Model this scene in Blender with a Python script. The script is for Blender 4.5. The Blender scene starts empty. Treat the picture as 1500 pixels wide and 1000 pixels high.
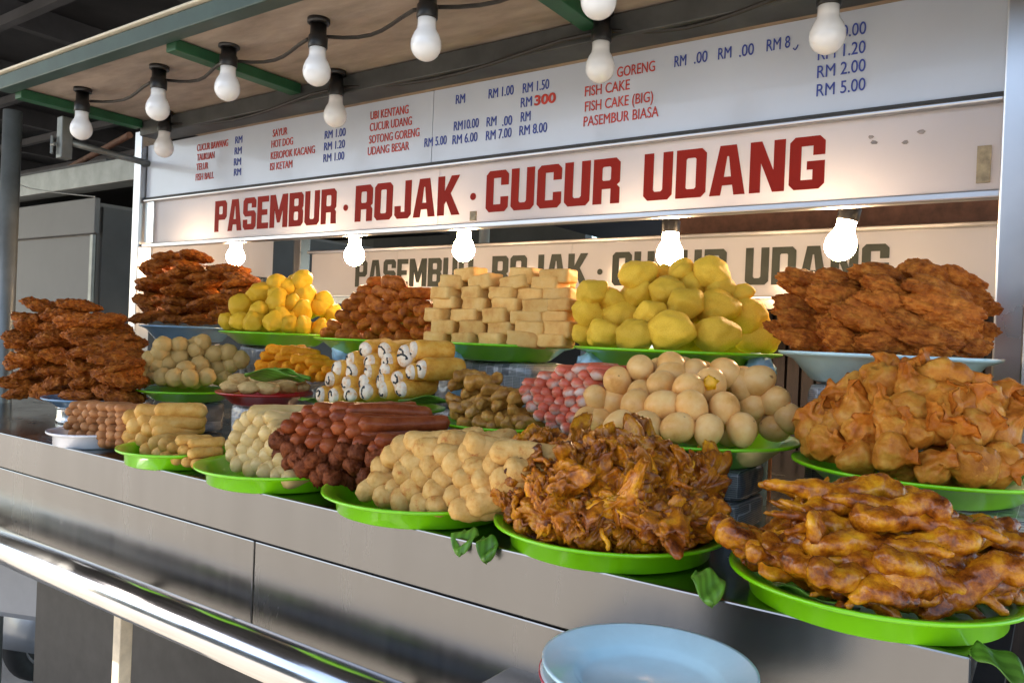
import bpy, bmesh, math, random
from math import sin, cos, pi, radians
from mathutils import Vector, Matrix, Euler, noise, Quaternion
random.seed(7)
S = bpy.context.scene
C = S.collection
# ------------------------------------------------------------------ camera
EYE = Vector((0, 0, 1.25))
FPX = 1150.0                                   # focal length in pixels of the 1500 px wide photograph
YAW, ROLL, PITCH = radians(35.0), radians(2.36), radians(-0.27)
fw = Vector((-sin(YAW), cos(YAW), 0)); rt = Vector((cos(YAW), sin(YAW), 0)); up = Vector((0, 0, 1))
fw2 = (fw * cos(PITCH) + up * sin(PITCH)).normalized(); up2 = (up * cos(PITCH) - fw * sin(PITCH)).normalized()
CR = rt * cos(ROLL) + up2 * sin(ROLL); CU = up2 * cos(ROLL) - rt * sin(ROLL)
cam = bpy.data.objects.new('camera', bpy.data.cameras.new('camera')); C.objects.link(cam)
cam.matrix_world = Matrix((CR, CU, -fw2)).transposed().to_4x4() @ Matrix.Identity(4)
cam.matrix_world.translation = EYE
cam.data.sensor_width = 36; cam.data.lens = 36 * FPX / 1500; cam.data.clip_start = .02; cam.data.clip_end = 500
S.camera = cam
# ------------------------------------------------------------------ world, sun, exposure
SUN_TO = Vector((-.5, -.5, .7)).normalized()   # direction towards the sun
w = bpy.data.worlds.new("World"); S.world = w; w.use_nodes = True
nt = w.node_tree; bg = nt.nodes['Background']
sky = nt.nodes.new('ShaderNodeTexSky'); sky.sky_type = 'NISHITA'; sky.sun_disc = False
sky.sun_elevation = math.asin(SUN_TO.z); sky.sun_rotation = math.atan2(SUN_TO.x, SUN_TO.y)
nt.links.new(sky.outputs[0], bg.inputs[0]); bg.inputs[1].default_value = .15
sl = bpy.data.lights.new('sun', 'SUN'); sl.energy = 4.0; sl.angle = radians(.5); sl.color = (1, .94, .86)
so = bpy.data.objects.new('sun', sl); C.objects.link(so)
so.rotation_euler = SUN_TO.to_track_quat('Z', 'Y').to_euler()
S.view_settings.view_transform = 'Standard'; S.view_settings.look = 'None'
S.view_settings.exposure = 1.78; S.view_settings.gamma = 1
S.view_settings.use_white_balance = True; S.view_settings.white_balance_temperature = 6850
S.cycles.use_denoising = True
S.cycles.max_bounces = 8
try: S.cycles.sample_clamp_indirect = 6
except Exception: pass
BULB_POWER = 56.0

# ------------------------------------------------------------------ helpers
def ray(px, py):
    return (fw2 + CR * ((px - 750) / FPX) - CU * ((py - 500) / FPX))
def at(px, py, Y):                             # the point at depth Y (metres behind the camera's plane y = 0) seen at a photo pixel
    d = ray(px, py); return EYE + d * (Y / d.y)
def atz(px, py, z):
    d = ray(px, py); return EYE + d * ((z - EYE.z) / d.z)
def project(p):
    v = p - EYE; Z = v.dot(fw2)
    return 750 + FPX * v.dot(CR) / Z, 500 - FPX * v.dot(CU) / Z

class MB:
    def __init__(s): s.v = []; s.f = []
    def add(s, vs, fs):
        n = len(s.v); s.v += [tuple(x) for x in vs]; s.f += [tuple(i + n for i in f) for f in fs]; return s
    def box(s, lo, hi):
        x0, y0, z0 = lo; x1, y1, z1 = hi
        return s.add([(x0,y0,z0),(x1,y0,z0),(x1,y1,z0),(x0,y1,z0),(x0,y0,z1),(x1,y0,z1),(x1,y1,z1),(x0,y1,z1)],
                     [(3,2,1,0),(4,5,6,7),(0,1,5,4),(1,2,6,5),(2,3,7,6),(3,0,4,7)])
    def tube(s, pts, r, n=12, cap=True):
        pts = [Vector(p) for p in pts]; vs = []; fs = []
        rs = r if isinstance(r, (list, tuple)) else [r] * len(pts)
        ref = None
        for i, p in enumerate(pts):
            a = pts[max(i-1, 0)]; b = pts[min(i+1, len(pts)-1)]
            t = (b - a).normalized()
            if ref is None:
                ref = Vector((0, 0, 1)) if abs(t.z) < .9 else Vector((1, 0, 0))
            u = t.cross(ref).normalized(); ref = u.cross(t).normalized()
            for k in range(n):
                q = 2*pi*k/n; vs.append(p + u*(rs[i]*cos(q)) + ref*(rs[i]*sin(q)))
        m = len(pts)
        for i in range(m-1):
            for k in range(n):
                fs.append((i*n+k, i*n+(k+1)%n, (i+1)*n+(k+1)%n, (i+1)*n+k))
        if cap:
            fs.append(tuple(range(n))[::-1]); fs.append(tuple((m-1)*n+k for k in range(n)))
        return s.add(vs, fs)
    def lathe(s, prof, n=32, c=(0,0,0)):
        vs = []; fs = []
        for r, z in prof:
            for k in range(n):
                q = 2*pi*k/n; vs.append((c[0]+r*cos(q), c[1]+r*sin(q), c[2]+z))
        m = len(prof)
        for i in range(m-1):
            for k in range(n):
                fs.append((i*n+k, i*n+(k+1)%n, (i+1)*n+(k+1)%n, (i+1)*n+k))
        if prof[0][0] > 1e-5: fs.append(tuple(range(n))[::-1])
        if prof[-1][0] > 1e-5: fs.append(tuple((m-1)*n+k for k in range(n)))
        return s.add(vs, fs)
    def mesh(s, name, smooth=False):
        me = bpy.data.meshes.new(name); me.from_pydata(s.v, [], s.f)
        bm = bmesh.new(); bm.from_mesh(me)
        bmesh.ops.remove_doubles(bm, verts=bm.verts, dist=1e-6)
        bmesh.ops.recalc_face_normals(bm, faces=bm.faces)
        bm.to_mesh(me); bm.free()
        if smooth: me.shade_smooth()
        return me
def link(name, me, mat=None, parent=None, bevel=0, smooth=False):
    if isinstance(me, MB): me = me.mesh(name, smooth)
    if mat is not None:
        me.materials.clear(); me.materials.append(mat)
    o = bpy.data.objects.new(name, me); C.objects.link(o)
    if parent is not None: o.parent = parent
    if bevel:
        b = o.modifiers.new('bevel', 'BEVEL'); b.width = bevel; b.segments = 2; b.limit_method = 'ANGLE'
    return o
def tag(o, label, cat, group=None, kind=None):
    if label: o['label'] = label
    if cat: o['category'] = cat
    if group: o['group'] = group
    if kind: o['kind'] = kind
    return o
def thing(name, label, cat, loc=(0,0,0), rot=(0,0,0), group=None):
    o = bpy.data.objects.new(name, None); C.objects.link(o); o.empty_display_size = .05
    o.location = loc; o.rotation_euler = rot
    return tag(o, label, cat, group)
def structure(name, me, mat):
    o = link(name, me, mat); o['kind'] = 'structure'; return o

# ------------------------------------------------------------------ materials
def new_mat(name):
    m = bpy.data.materials.new(name); m.use_nodes = True
    return m, m.node_tree, m.node_tree.nodes['Principled BSDF']
def nd(t, kind, **kw):
    n = t.nodes.new(kind)
    for k, v in kw.items():
        if k in n.inputs.keys(): n.inputs[k].default_value = v
        else: setattr(n, k, v)
    return n
def coords(t, rand=True, scale=(1,1,1)):
    tc = nd(t, 'ShaderNodeTexCoord'); mp = nd(t, 'ShaderNodeMapping'); mp.inputs['Scale'].default_value = scale
    t.links.new(tc.outputs['Object'], mp.inputs[0])
    if not rand: return mp.outputs[0], None
    oi = nd(t, 'ShaderNodeObjectInfo'); ml = nd(t, 'ShaderNodeMath', operation='MULTIPLY'); ml.inputs[1].default_value = 37.0
    t.links.new(oi.outputs['Random'], ml.inputs[0])
    ad = nd(t, 'ShaderNodeVectorMath', operation='ADD')
    t.links.new(mp.outputs[0], ad.inputs[0]); t.links.new(ml.outputs[0], ad.inputs[1])
    return ad.outputs[0], oi.outputs['Random']
def ramp(t, fac, stops):
    r = nd(t, 'ShaderNodeValToRGB'); e = r.color_ramp.elements
    while len(e) < len(stops): e.new(.5)
    for i, (p, c) in enumerate(stops): e[i].position = p; e[i].color = (*c, 1)
    t.links.new(fac, r.inputs[0]); return r.outputs[0]
def vary(t, col, rnd, amt):                    # a little lighter or darker from one item to the next
    h = nd(t, 'ShaderNodeHueSaturation'); mr = nd(t, 'ShaderNodeMapRange')
    mr.inputs['To Min'].default_value = 1-amt; mr.inputs['To Max'].default_value = 1+amt
    t.links.new(rnd, mr.inputs[0]); t.links.new(mr.outputs[0], h.inputs['Value']); t.links.new(col, h.inputs['Color'])
    return h.outputs[0]
def food(name, stops, scale=60, detail=5, rough=.45, bump=.4, bscale=None, bdist=.004, var=.15, sss=0, coat=0, spec=.16, zstops=None, spots=None):
    m, t, b = new_mat(name); v, rnd = coords(t)
    n = nd(t, 'ShaderNodeTexNoise', Scale=scale, Detail=detail, Roughness=.66)
    t.links.new(v, n.inputs['Vector'])
    col = ramp(t, n.outputs['Fac'], stops)
    if zstops:
        tc = nd(t, 'ShaderNodeTexCoord'); sp = nd(t, 'ShaderNodeSeparateXYZ'); t.links.new(tc.outputs['Generated'], sp.inputs[0])
        zc = ramp(t, sp.outputs['Z'], zstops)
        mx = nd(t, 'ShaderNodeMix', data_type='RGBA', blend_type='MULTIPLY'); mx.inputs['Factor'].default_value = 1
        t.links.new(col, mx.inputs['A']); t.links.new(zc, mx.inputs['B']); col = mx.outputs['Result']
    if spots:
        sc_, th_, sc_col = spots
        ns = nd(t, 'ShaderNodeTexNoise', Scale=sc_, Detail=2.0); t.links.new(v, ns.inputs['Vector'])
        fk = ramp(t, ns.outputs['Fac'], [(th_, (0,0,0)), (th_+.035, (1,1,1))])
        mq = nd(t, 'ShaderNodeMix', data_type='RGBA'); t.links.new(fk, mq.inputs['Factor']); t.links.new(col, mq.inputs['A']); mq.inputs['B'].default_value = (*sc_col, 1); col = mq.outputs['Result']
    col = vary(t, col, rnd, var)
    t.links.new(col, b.inputs['Base Color'])
    b.inputs['Roughness'].default_value = rough; b.inputs['Specular IOR Level'].default_value = spec
    b.inputs['Coat Weight'].default_value = coat; b.inputs['Coat Roughness'].default_value = .14
    if sss:
        b.inputs['Subsurface Weight'].default_value = sss; b.inputs['Subsurface Radius'].default_value = (.8,.5,.3); b.inputs['Subsurface Scale'].default_value = .008
    if bump:
        n2 = nd(t, 'ShaderNodeTexNoise', Scale=bscale or scale*3, Detail=4, Roughness=.65); t.links.new(v, n2.inputs['Vector'])
        bp = nd(t, 'ShaderNodeBump', Strength=bump, Distance=bdist); t.links.new(n2.outputs['Fac'], bp.inputs['Height'])
        t.links.new(bp.outputs[0], b.inputs['Normal'])
    return m
def paint(name, c, rough=.5, metal=0, nscale=4, namt=.15, bump=0, bscale=40, coat=0, streak=(1,1,1), spec=.5, rvar=0):
    m, t, b = new_mat(name); v, _ = coords(t, False, streak)
    n = nd(t, 'ShaderNodeTexNoise', Scale=nscale, Detail=6, Roughness=.6); t.links.new(v, n.inputs['Vector'])
    col = ramp(t, n.outputs['Fac'], [(.3, tuple(x*(1-namt) for x in c)), (.7, tuple(min(1, x*(1+namt)) for x in c))])
    t.links.new(col, b.inputs['Base Color'])
    b.inputs['Roughness'].default_value = rough; b.inputs['Metallic'].default_value = metal
    b.inputs['Coat Weight'].default_value = coat; b.inputs['Specular IOR Level'].default_value = spec
    if rvar:
        mr = nd(t, 'ShaderNodeMapRange'); mr.inputs['To Min'].default_value = rough-rvar; mr.inputs['To Max'].default_value = rough+rvar
        mr.inputs['From Min'].default_value = .3; mr.inputs['From Max'].default_value = .7
        t.links.new(n.outputs['Fac'], mr.inputs[0]); t.links.new(mr.outputs[0], b.inputs['Roughness'])
    if bump:
        n2 = nd(t, 'ShaderNodeTexNoise', Scale=bscale, Detail=4); t.links.new(v, n2.inputs['Vector'])
        bp = nd(t, 'ShaderNodeBump', Strength=bump, Distance=.01); t.links.new(n2.outputs['Fac'], bp.inputs['Height'])
        t.links.new(bp.outputs[0], b.inputs['Normal'])
    return m
M = {}
M['steel'] = paint('brushed_steel', (.21,.208,.206), .25, 1, 2.2, .06, bump=.015, bscale=1.2, streak=(9,9,1.5), rvar=.035)
M['post'] = paint('satin_steel_post', (.50,.50,.51), .33, 1, 5, .08, rvar=.06)
M['chrome'] = paint('polished_steel', (.72,.72,.72), .16, 1, 8, .06, rvar=.05)
M['countersteel'] = paint('counter_steel', (.33,.34,.33), .22, 1, 8, .15, rvar=.08)
M['green'] = paint('green_melamine', (.20,.62,.006), .28, 0, 30, .05, coat=.4)
M['blue'] = paint('pale_blue_melamine', (.50,.73,.80), .22, 0, 30, .05, coat=.4)
M['blue2'] = paint('blue_grey_melamine', (.22,.38,.55), .25, 0, 30, .05, coat=.4)
M['red'] = paint('red_melamine', (.42,.02,.015), .28, 0, 30, .05, coat=.4)
M['whiteplate'] = paint('white_melamine', (.72,.72,.76), .25, 0, 30, .04, coat=.4)
M['black'] = paint('black_plastic', (.012,.012,.013), .4, 0, 20, .2)
M['cable'] = paint('black_cable', (.02,.017,.015), .55, 0, 60, .3)
M['board'] = paint('white_board', (.50,.54,.61), .3, 0, 3, .06, coat=.2)
M['edge'] = paint('dark_gap', (.03,.028,.026), .6, 0, 20, .3)
M['redtext'] = paint('red_vinyl', (.50,.045,.03), .5, 0, 30, .15)
M['bluetext'] = paint('blue_vinyl', (.035,.06,.30), .5, 0, 30, .15)
M['ply'] = paint('stained_plywood', (.31,.25,.205), .6, 0, 5, .35, bump=.15, bscale=20, streak=(1,3,1))
M['beam'] = paint('green_paint', (.012,.085,.035), .5, 0, 15, .25)
M['fascia'] = paint('grey_green_paint', (.03,.06,.05), .45, 0, 10, .2)
M['trim'] = paint('cream_trim', (.62,.56,.44), .5, 0, 12, .2)
M['darkbeam'] = paint('dark_grey_beam', (.045,.047,.045), .55, 0, 12, .4)
M['galv'] = paint('galvanised_pipe', (.20,.21,.20), .42, .5, 12, .2)
M['cream'] = paint('cream_painted_wood', (.62,.52,.38), .6, 0, 20, .25, bump=.2)
M['concrete'] = paint('concrete', (.36,.33,.29), .85, 0, 3, .2, bump=.3, bscale=60)
M['darkroof'] = paint('dark_roof_sheet', (.03,.03,.033), .6, 0, 3, .4)
M['rafter'] = paint('dark_rafter', (.055,.055,.06), .6, 0, 5, .3)
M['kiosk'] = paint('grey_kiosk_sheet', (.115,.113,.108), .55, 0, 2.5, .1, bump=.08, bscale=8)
M['kioskshade'] = paint('shaded_kiosk_sheet', (.06,.06,.058), .6, 0, 2.5, .3)  # darker copy of the kiosk sheet, with shade put into its colour
M['rust'] = paint('rusty_pipe', (.14,.06,.035), .7, 0, 20, .4)
M['rubber'] = paint('tyre_rubber', (.018,.018,.018), .7, 0, 30, .3)
M['greypaint'] = paint('grey_cart_paint', (.22,.24,.27), .35, .3, 5, .15, coat=.2)
M['teal'] = paint('teal_paint', (.03,.16,.2), .5, 0, 10, .2)
M['slat'] = paint('dark_brown_slats', (.03,.018,.012), .55, 0, 12, .5, streak=(8,8,1))
M['band'] = paint('orange_rubber', (.55,.2,.08), .5, 0, 20, .2)
M['bark'] = paint('bark', (.09,.06,.04), .9, 0, 20, .4, bump=.6)
M['yolk'] = paint('egg_yolk', (.85,.42,.01), .45, 0, 80, .2, bump=.2)
M['nori'] = paint('seaweed', (.012,.014,.016), .5, 0, 80, .4)
M['plastic'] = paint('blue_plastic', (.30,.52,.66), .2, 0, 30, .25, bump=.5, bscale=60)

def leaf_mat(name, c):
    m, t, b = new_mat(name); v, rnd = coords(t)
    wv = nd(t, 'ShaderNodeTexWave', Scale=40.0, Distortion=1.0, bands_direction='Y'); t.links.new(v, wv.inputs['Vector'])
    col = ramp(t, wv.outputs['Fac'], [(.2, tuple(x*.8 for x in c)), (.8, tuple(x*1.15 for x in c))])
    col = vary(t, col, rnd, .25); t.links.new(col, b.inputs['Base Color'])
    b.inputs['Roughness'].default_value = .35
    tr = nd(t, 'ShaderNodeBsdfTranslucent'); t.links.new(col, tr.inputs[0])
    mx = nd(t, 'ShaderNodeMixShader'); mx.inputs[0].default_value = .25
    out = t.nodes['Material Output']
    t.links.new(b.outputs[0], mx.inputs[1]); t.links.new(tr.outputs[0], mx.inputs[2]); t.links.new(mx.outputs[0], out.inputs[0])
    return m
M['leaf'] = leaf_mat('banana_leaf', (.14,.32,.035))
M['leaf2'] = leaf_mat('tree_leaf', (.05,.12,.02))

def translucent(name, c, mix):
    m, t, b = new_mat(name); v, _ = coords(t, False)
    n = nd(t, 'ShaderNodeTexNoise', Scale=6.0, Detail=5); t.links.new(v, n.inputs['Vector'])
    col = ramp(t, n.outputs['Fac'], [(.3, tuple(x*.94 for x in c)), (.7, c)])
    t.links.new(col, b.inputs['Base Color']); b.inputs['Roughness'].default_value = .14; b.inputs['Specular IOR Level'].default_value = .35
    tr = nd(t, 'ShaderNodeBsdfTranslucent'); t.links.new(col, tr.inputs[0])
    mx = nd(t, 'ShaderNodeMixShader'); mx.inputs[0].default_value = mix
    t.links.new(b.outputs[0], mx.inputs[1]); t.links.new(tr.outputs[0], mx.inputs[2])
    t.links.new(mx.outputs[0], t.nodes['Material Output'].inputs[0]); return m
M['acrylic'] = translucent('white_acrylic', (.64,.65,.70), .6)
M['signred'] = translucent('dark_red_vinyl', (.31,.022,.013), .12)
M['signred'].node_tree.nodes['Principled BSDF'].inputs['Specular IOR Level'].default_value = .08; M['signred'].node_tree.nodes['Principled BSDF'].inputs['Roughness'].default_value = .5
M['signgrey'] = paint('slate_vinyl', (.035,.042,.04), .6, 0, 20, .2, spec=.08)

def newsprint():
    m, t, b = new_mat('newspaper_under_clear_wrap'); v, rnd = coords(t)
    sw = nd(t, 'ShaderNodeMapping'); sw.inputs['Rotation'].default_value = (radians(90), 0, 0); t.links.new(v, sw.inputs[0])
    br = nd(t, 'ShaderNodeTexBrick', Scale=1.0); br.inputs['Mortar Size'].default_value = .00025; br.inputs['Row Height'].default_value = .055; br.inputs['Brick Width'].default_value = .019
    br.inputs['Color1'].default_value = (.25,.25,.25,1); br.inputs['Color2'].default_value = (.9,.9,.9,1); br.inputs['Mortar'].default_value = (1,1,1,1)
    t.links.new(sw.outputs[0], br.inputs['Vector'])
    wv = nd(t, 'ShaderNodeTexWave', Scale=105.0, Distortion=0.0, bands_direction='Z'); t.links.new(v, wv.inputs['Vector'])
    n3 = nd(t, 'ShaderNodeTexNoise', Scale=900.0, Detail=1.0); t.links.new(v, n3.inputs['Vector'])
    ml = nd(t, 'ShaderNodeMath', operation='MULTIPLY'); t.links.new(wv.outputs['Fac'], ml.inputs[0]); t.links.new(n3.outputs['Fac'], ml.inputs[1])
    txt = ramp(t, ml.outputs[0], [(.2,(.46,.45,.43)),(.42,(.10,.10,.105))])
    blk = ramp(t, br.outputs['Color'], [(.28,(.26,.26,.27)),(.36,(.44,.43,.42)),(.5,(.55,.54,.52))])
    mk = ramp(t, br.outputs['Fac'], [(0,(.85,.85,.85)),(1,(0,0,0))])
    mx = nd(t, 'ShaderNodeMix', data_type='RGBA', blend_type='MULTIPLY'); t.links.new(mk, mx.inputs['Factor']); t.links.new(blk, mx.inputs['A']); t.links.new(txt, mx.inputs['B'])
    br2 = nd(t, 'ShaderNodeHueSaturation'); br2.inputs['Value'].default_value = 1.25; t.links.new(mx.outputs['Result'], br2.inputs['Color'])
    t.links.new(vary(t, br2.outputs[0], rnd, .35), b.inputs['Base Color'])
    b.inputs['Roughness'].default_value = .5; b.inputs['Coat Weight'].default_value = .7; b.inputs['Coat Roughness'].default_value = .1
    n2 = nd(t, 'ShaderNodeTexNoise', Scale=30.0, Detail=2.0); t.links.new(v, n2.inputs['Vector'])
    bp = nd(t, 'ShaderNodeBump', Strength=.7, Distance=.012); t.links.new(n2.outputs['Fac'], bp.inputs['Height'])
    t.links.new(bp.outputs[0], b.inputs['Normal']); t.links.new(bp.outputs[0], b.inputs['Coat Normal'])
    return m
M['news'] = newsprint()
m, t, b = new_mat('white_bulb_glass'); b.inputs['Base Color'].default_value = (.80,.80,.80,1); b.inputs['Roughness'].default_value = .12; b.inputs['Coat Weight'].default_value = .3
M['bulb'] = m
m, t, b = new_mat('lit_bulb_glass'); b.inputs['Base Color'].default_value = (.8,.8,.8,1); b.inputs['Emission Color'].default_value = (1,.68,.40,1); b.inputs['Emission Strength'].default_value = BULB_POWER
M['lit'] = m

# ---- food surfaces
M['fritter'] = food('crisp_fritter', [(.30,(.11,.022,.003)),(.46,(.30,.075,.009)),(.6,(.47,.14,.018)),(.78,(.62,.25,.045))], 70, 6, .42, .9, 260, .004, .2)
M['fritter2'] = food('brown_fritter', [(.28,(.14,.028,.003)),(.45,(.34,.085,.010)),(.6,(.52,.165,.022)),(.8,(.68,.30,.065))], 55, 6, .45, .9, 220, .004, .18)
M['potato'] = food('boiled_yellow_potato', [(.22,(.46,.20,.014)),(.35,(.68,.37,.026)),(.55,(.82,.51,.05)),(.78,(.84,.60,.12))], 28, 5, .42, .35, 90, .004, .14, .05, spots=(75, .68, (.26,.11,.012)))
M['potato2'] = food('small_yellow_potato', [(.25,(.54,.27,.012)),(.5,(.74,.43,.025)),(.75,(.80,.54,.08))], 30, 5, .45, .3, 90, .003, .1, .05, spots=(70, .70, (.36,.18,.02)))
M['nugget'] = food('brown_finger', [(.28,(.14,.028,.004)),(.5,(.40,.10,.012)),(.75,(.60,.21,.03))], 80, 5, .42, .7, 220, .003, .18)
M['tofu'] = food('fried_tofu', [(.25,(.55,.22,.045)),(.5,(.70,.40,.12)),(.75,(.76,.50,.19))], 25, 6, .55, .5, 200, .002, .1, .06)
M['fishball'] = food('fish_ball', [(.3,(.46,.28,.085)),(.7,(.60,.40,.15))], 35, 4, .4, .25, 150, .002, .1, .1)
M['orange'] = food('orange_stick', [(.25,(.62,.17,.004)),(.5,(.80,.29,.01)),(.75,(.85,.40,.03))], 80, 5, .5, .7, 260, .003, .12)
M['pale'] = food('pale_dumpling', [(.3,(.46,.26,.08)),(.6,(.62,.42,.17)),(.8,(.68,.50,.24))], 50, 5, .45, .4, 150, .003, .12)
M['wrapper'] = food('egg_wrapper', [(.25,(.52,.17,.018)),(.5,(.72,.35,.05)),(.75,(.78,.47,.11))], 50, 5, .42, .5, 180, .003, .12)
M['filling'] = food('white_filling', [(.3,(.66,.34,.14)),(.5,(.76,.62,.46)),(.8,(.80,.74,.64))], 90, 4, .45, .4, 200, .002, .05)
M['curl'] = food('glazed_curl', [(.25,(.18,.06,.012)),(.5,(.38,.17,.03)),(.75,(.56,.31,.08))], 60, 5, .35, .5, 160, .003, .18, 0, .2)
M['egg'] = food('braised_egg', [(.25,(.56,.23,.05)),(.42,(.76,.40,.12)),(.6,(.82,.50,.19)),(.8,(.84,.58,.27))], 26, 5, .36, .10, 70, .002, .13, .08, .15, spots=(60, .72, (.34,.15,.05)))
M['dumpling'] = food('fried_wonton', [(.25,(.30,.075,.008)),(.48,(.50,.18,.022)),(.75,(.64,.35,.065))], 45, 5, .42, .55, 150, .003, .14, 0, .1, zstops=[(.2,(1,1,.95)),(.5,(1,.95,.9)),(.7,(1,.84,.74)),(1,(.95,.72,.58))])
M['smallsausage'] = food('small_sausage', [(.3,(.36,.14,.05)),(.7,(.50,.24,.10))], 40, 4, .38, .2, 150, .002, .16)
M['roll'] = food('fried_roll', [(.25,(.50,.22,.04)),(.5,(.66,.36,.09)),(.75,(.72,.46,.16))], 45, 5, .45, .45, 200, .002, .12)
M['white'] = food('white_sausage', [(.3,(.56,.36,.12)),(.7,(.70,.51,.23))], 30, 4, .36, .15, 100, .002, .08, .1, .1)
M['hotdog'] = food('red_hot_dog', [(.25,(.16,.026,.007)),(.5,(.27,.058,.016)),(.75,(.36,.10,.03))], 40, 5, .36, .35, 130, .003, .16, 0, .15)
M['hotdogdark'] = food('roasted_hot_dog', [(.25,(.06,.012,.004)),(.5,(.17,.040,.011)),(.75,(.30,.085,.026))], 80, 5, .5, .8, 200, .004, .2, 0, 0)
M['beige'] = food('speckled_roll', [(.3,(.46,.14,.03)),(.42,(.62,.34,.095)),(.7,(.72,.47,.18))], 60, 5, .45, .5, 180, .003, .1)
M['crisp'] = food('crispy_fried', [(.30,(.06,.013,.003)),(.42,(.24,.055,.004)),(.54,(.52,.165,.007)),(.70,(.80,.37,.014))], 30, 6, .36, .8, 130, .004, .35, 0, .5)
M['chicken'] = food('glazed_chicken', [(.33,(.07,.012,.002)),(.46,(.30,.075,.004)),(.58,(.54,.20,.008)),(.74,(.70,.36,.018))], 38, 6, .27, .6, 110, .004, .2, 0, .5)  # darkest noise tones double as painted shade in the crevices
def crab_mat():
    m, t, b = new_mat('crab_stick'); v, rnd = coords(t)
    tc = nd(t, 'ShaderNodeTexCoord'); sp = nd(t, 'ShaderNodeSeparateXYZ'); t.links.new(tc.outputs['Object'], sp.inputs[0])
    n = nd(t, 'ShaderNodeTexNoise', Scale=60.0, Detail=4); t.links.new(v, n.inputs['Vector'])
    ml = nd(t, 'ShaderNodeMath', operation='MULTIPLY_ADD'); ml.inputs[1].default_value = 45; t.links.new(sp.outputs['Z'], ml.inputs[0]); t.links.new(n.outputs['Fac'], ml.inputs[2])
    col = ramp(t, ml.outputs[0], [(.35,(.70,.50,.40)),(.5,(.66,.25,.15)),(.66,(.62,.12,.06))])
    col = vary(t, col, rnd, .12); t.links.new(col, b.inputs['Base Color']); b.inputs['Roughness'].default_value = .4
    bp = nd(t, 'ShaderNodeBump', Strength=.3, Distance=.002); t.links.new(n.outputs['Fac'], bp.inputs['Height']); t.links.new(bp.outputs[0], b.inputs['Normal'])
    return m
M['crab'] = crab_mat()

# ------------------------------------------------------------------ heights (world z)
ZC = EYE.z - .262                              # counter surface
YE = .79                                       # counter front edge
YS = 1.48                                      # sign plane
YB = 2.06                                      # back sign plane
ZROOF = EYE.z + .66
XL, XR = -2.59, -.093                          # stall posts

# ------------------------------------------------------------------ ground, market roof, surroundings
structure('ground', MB().add([(-60,-60,0),(60,-60,0),(60,60,0),(-60,60,0)], [(0,1,2,3)]), M['concrete'])
mr = thing('market_roof', 'dark corrugated roof on rafters high above the stall and walkway', 'roof')
RZ = 3.25
def slab(poly, z0, z1):
    n = len(poly); b = MB()
    b.add([(x,y,z0) for x,y in poly]+[(x,y,z1) for x,y in poly], [tuple(range(n))[::-1], tuple(range(n,2*n))]+[(i,(i+1)%n,(i+1)%n+n,i+n) for i in range(n)])
    return b
link('roof_sheet', slab([(-22,-1.9),(-3.8,-1.9),(-3.8,-.93),(-3.16,-.93),(-3.16,-1.65),(-.6,-1.65),(-.6,-.93),(3,-.93),(3,7),(-22,7)], RZ, RZ+.03), M['darkroof'], mr)  # unseen front edge is notched to let sun onto the rail's left end
for k in range(16):
    x = -20.4 + k*1.35
    link('rafter', MB().box((x,-.9,RZ-.16),(x+.07,7,RZ-.003)), M['rafter'], mr)
for k in range(9):
    y = -.3 + k*.8
    link('purlin', MB().box((-22,y,RZ-.225),(3,y+.05,RZ-.163)), M['rafter'], mr)
for x, y in ((-8.6,6.5),(2.6,6.5),(2.6,-.6),(-8.6,-.6)):
    link('post', MB().tube([(x,y,0),(x,y,RZ-.23)], .05), M['galv'], mr)

# ---- the street side opposite the stall, seen only in reflections
for bx0, bx1, bh, lab_ in ((-16,-7.2,4.6,'cream shop house across the street at left'),(-7.1,1.0,5.4,'grey shop house across the street, tallest'),(1.1,9,4.4,'cream shop house across the street at right')):
    T = thing('shop_house', lab_, 'shop house', (bx0, -14, 0))
    wl_ = MB(); wd = bx1-bx0
    wl_.box((0,-3,2.9),(wd,0,bh)).box((0,-3,0),(.4,0,2.899)).box((wd-.4,-3,0),(wd,0,2.899)).box((.4,-3,0),(wd-.4,-1.5,2.899))
    link('wall', wl_, M['trim'] if bx0 != -7.1 else M['kiosk'], T)
    link('awning', MB().box((.1,.01,2.7),(wd-.1,1.2,2.76)), M['darkroof'], T)
    for q in range(3):
        wx0 = .8 + q*(wd-1.6)/3
        f_ = link('window', MB().box((wx0,.003,3.3),(wx0+1.4,.05,bh-.4)), M['darkbeam'], T)
        link('shutter', MB().box((.5+q*(wd-1)/3,-1.45,.02),(.5+(q+.92)*(wd-1)/3,-1.4,2.6)), M['galv'], T)
# ---- kiosk to the left
kc = at(137, 469, 2.05)
kz1 = EYE.z + .60
ks = thing('metal_kiosk', 'plain grey sheet metal kiosk with shade painted on its side, behind the left fritter stack', 'kiosk')
link('body', MB().box((kc.x-2.6, 2.05, 0), (kc.x, 4.6, kz1)), M['kiosk'], ks)
link('side_panel', MB().box((kc.x+.003, 2.07, 0), (kc.x+.02, 4.6, kz1-.02)), M['kioskshade'], ks)
link('upper_panel', MB().box((kc.x-2.6, 2.02, EYE.z+.44), (kc.x+.03, 2.047, kz1+.02)), M['kiosk'], ks, .004)
link('corner_trim', MB().box((kc.x-.03, 2.03, 0), (kc.x+.002, 2.047, EYE.z+.437)), M['galv'], ks, .003)
link('eave_beam', MB().box((kc.x-2.6, 1.93, kz1+.05), (kc.x+.55, 2.03, kz1+.16)), M['galv'], ks, .004)
link('roof', MB().box((kc.x-2.6, 1.98, kz1+.162), (kc.x+.2, 4.6, kz1+.19)), M['darkroof'], ks)
sh = thing('sky_block_wall', 'dark wall added behind the kiosk to close off the sky', 'shed')
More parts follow.
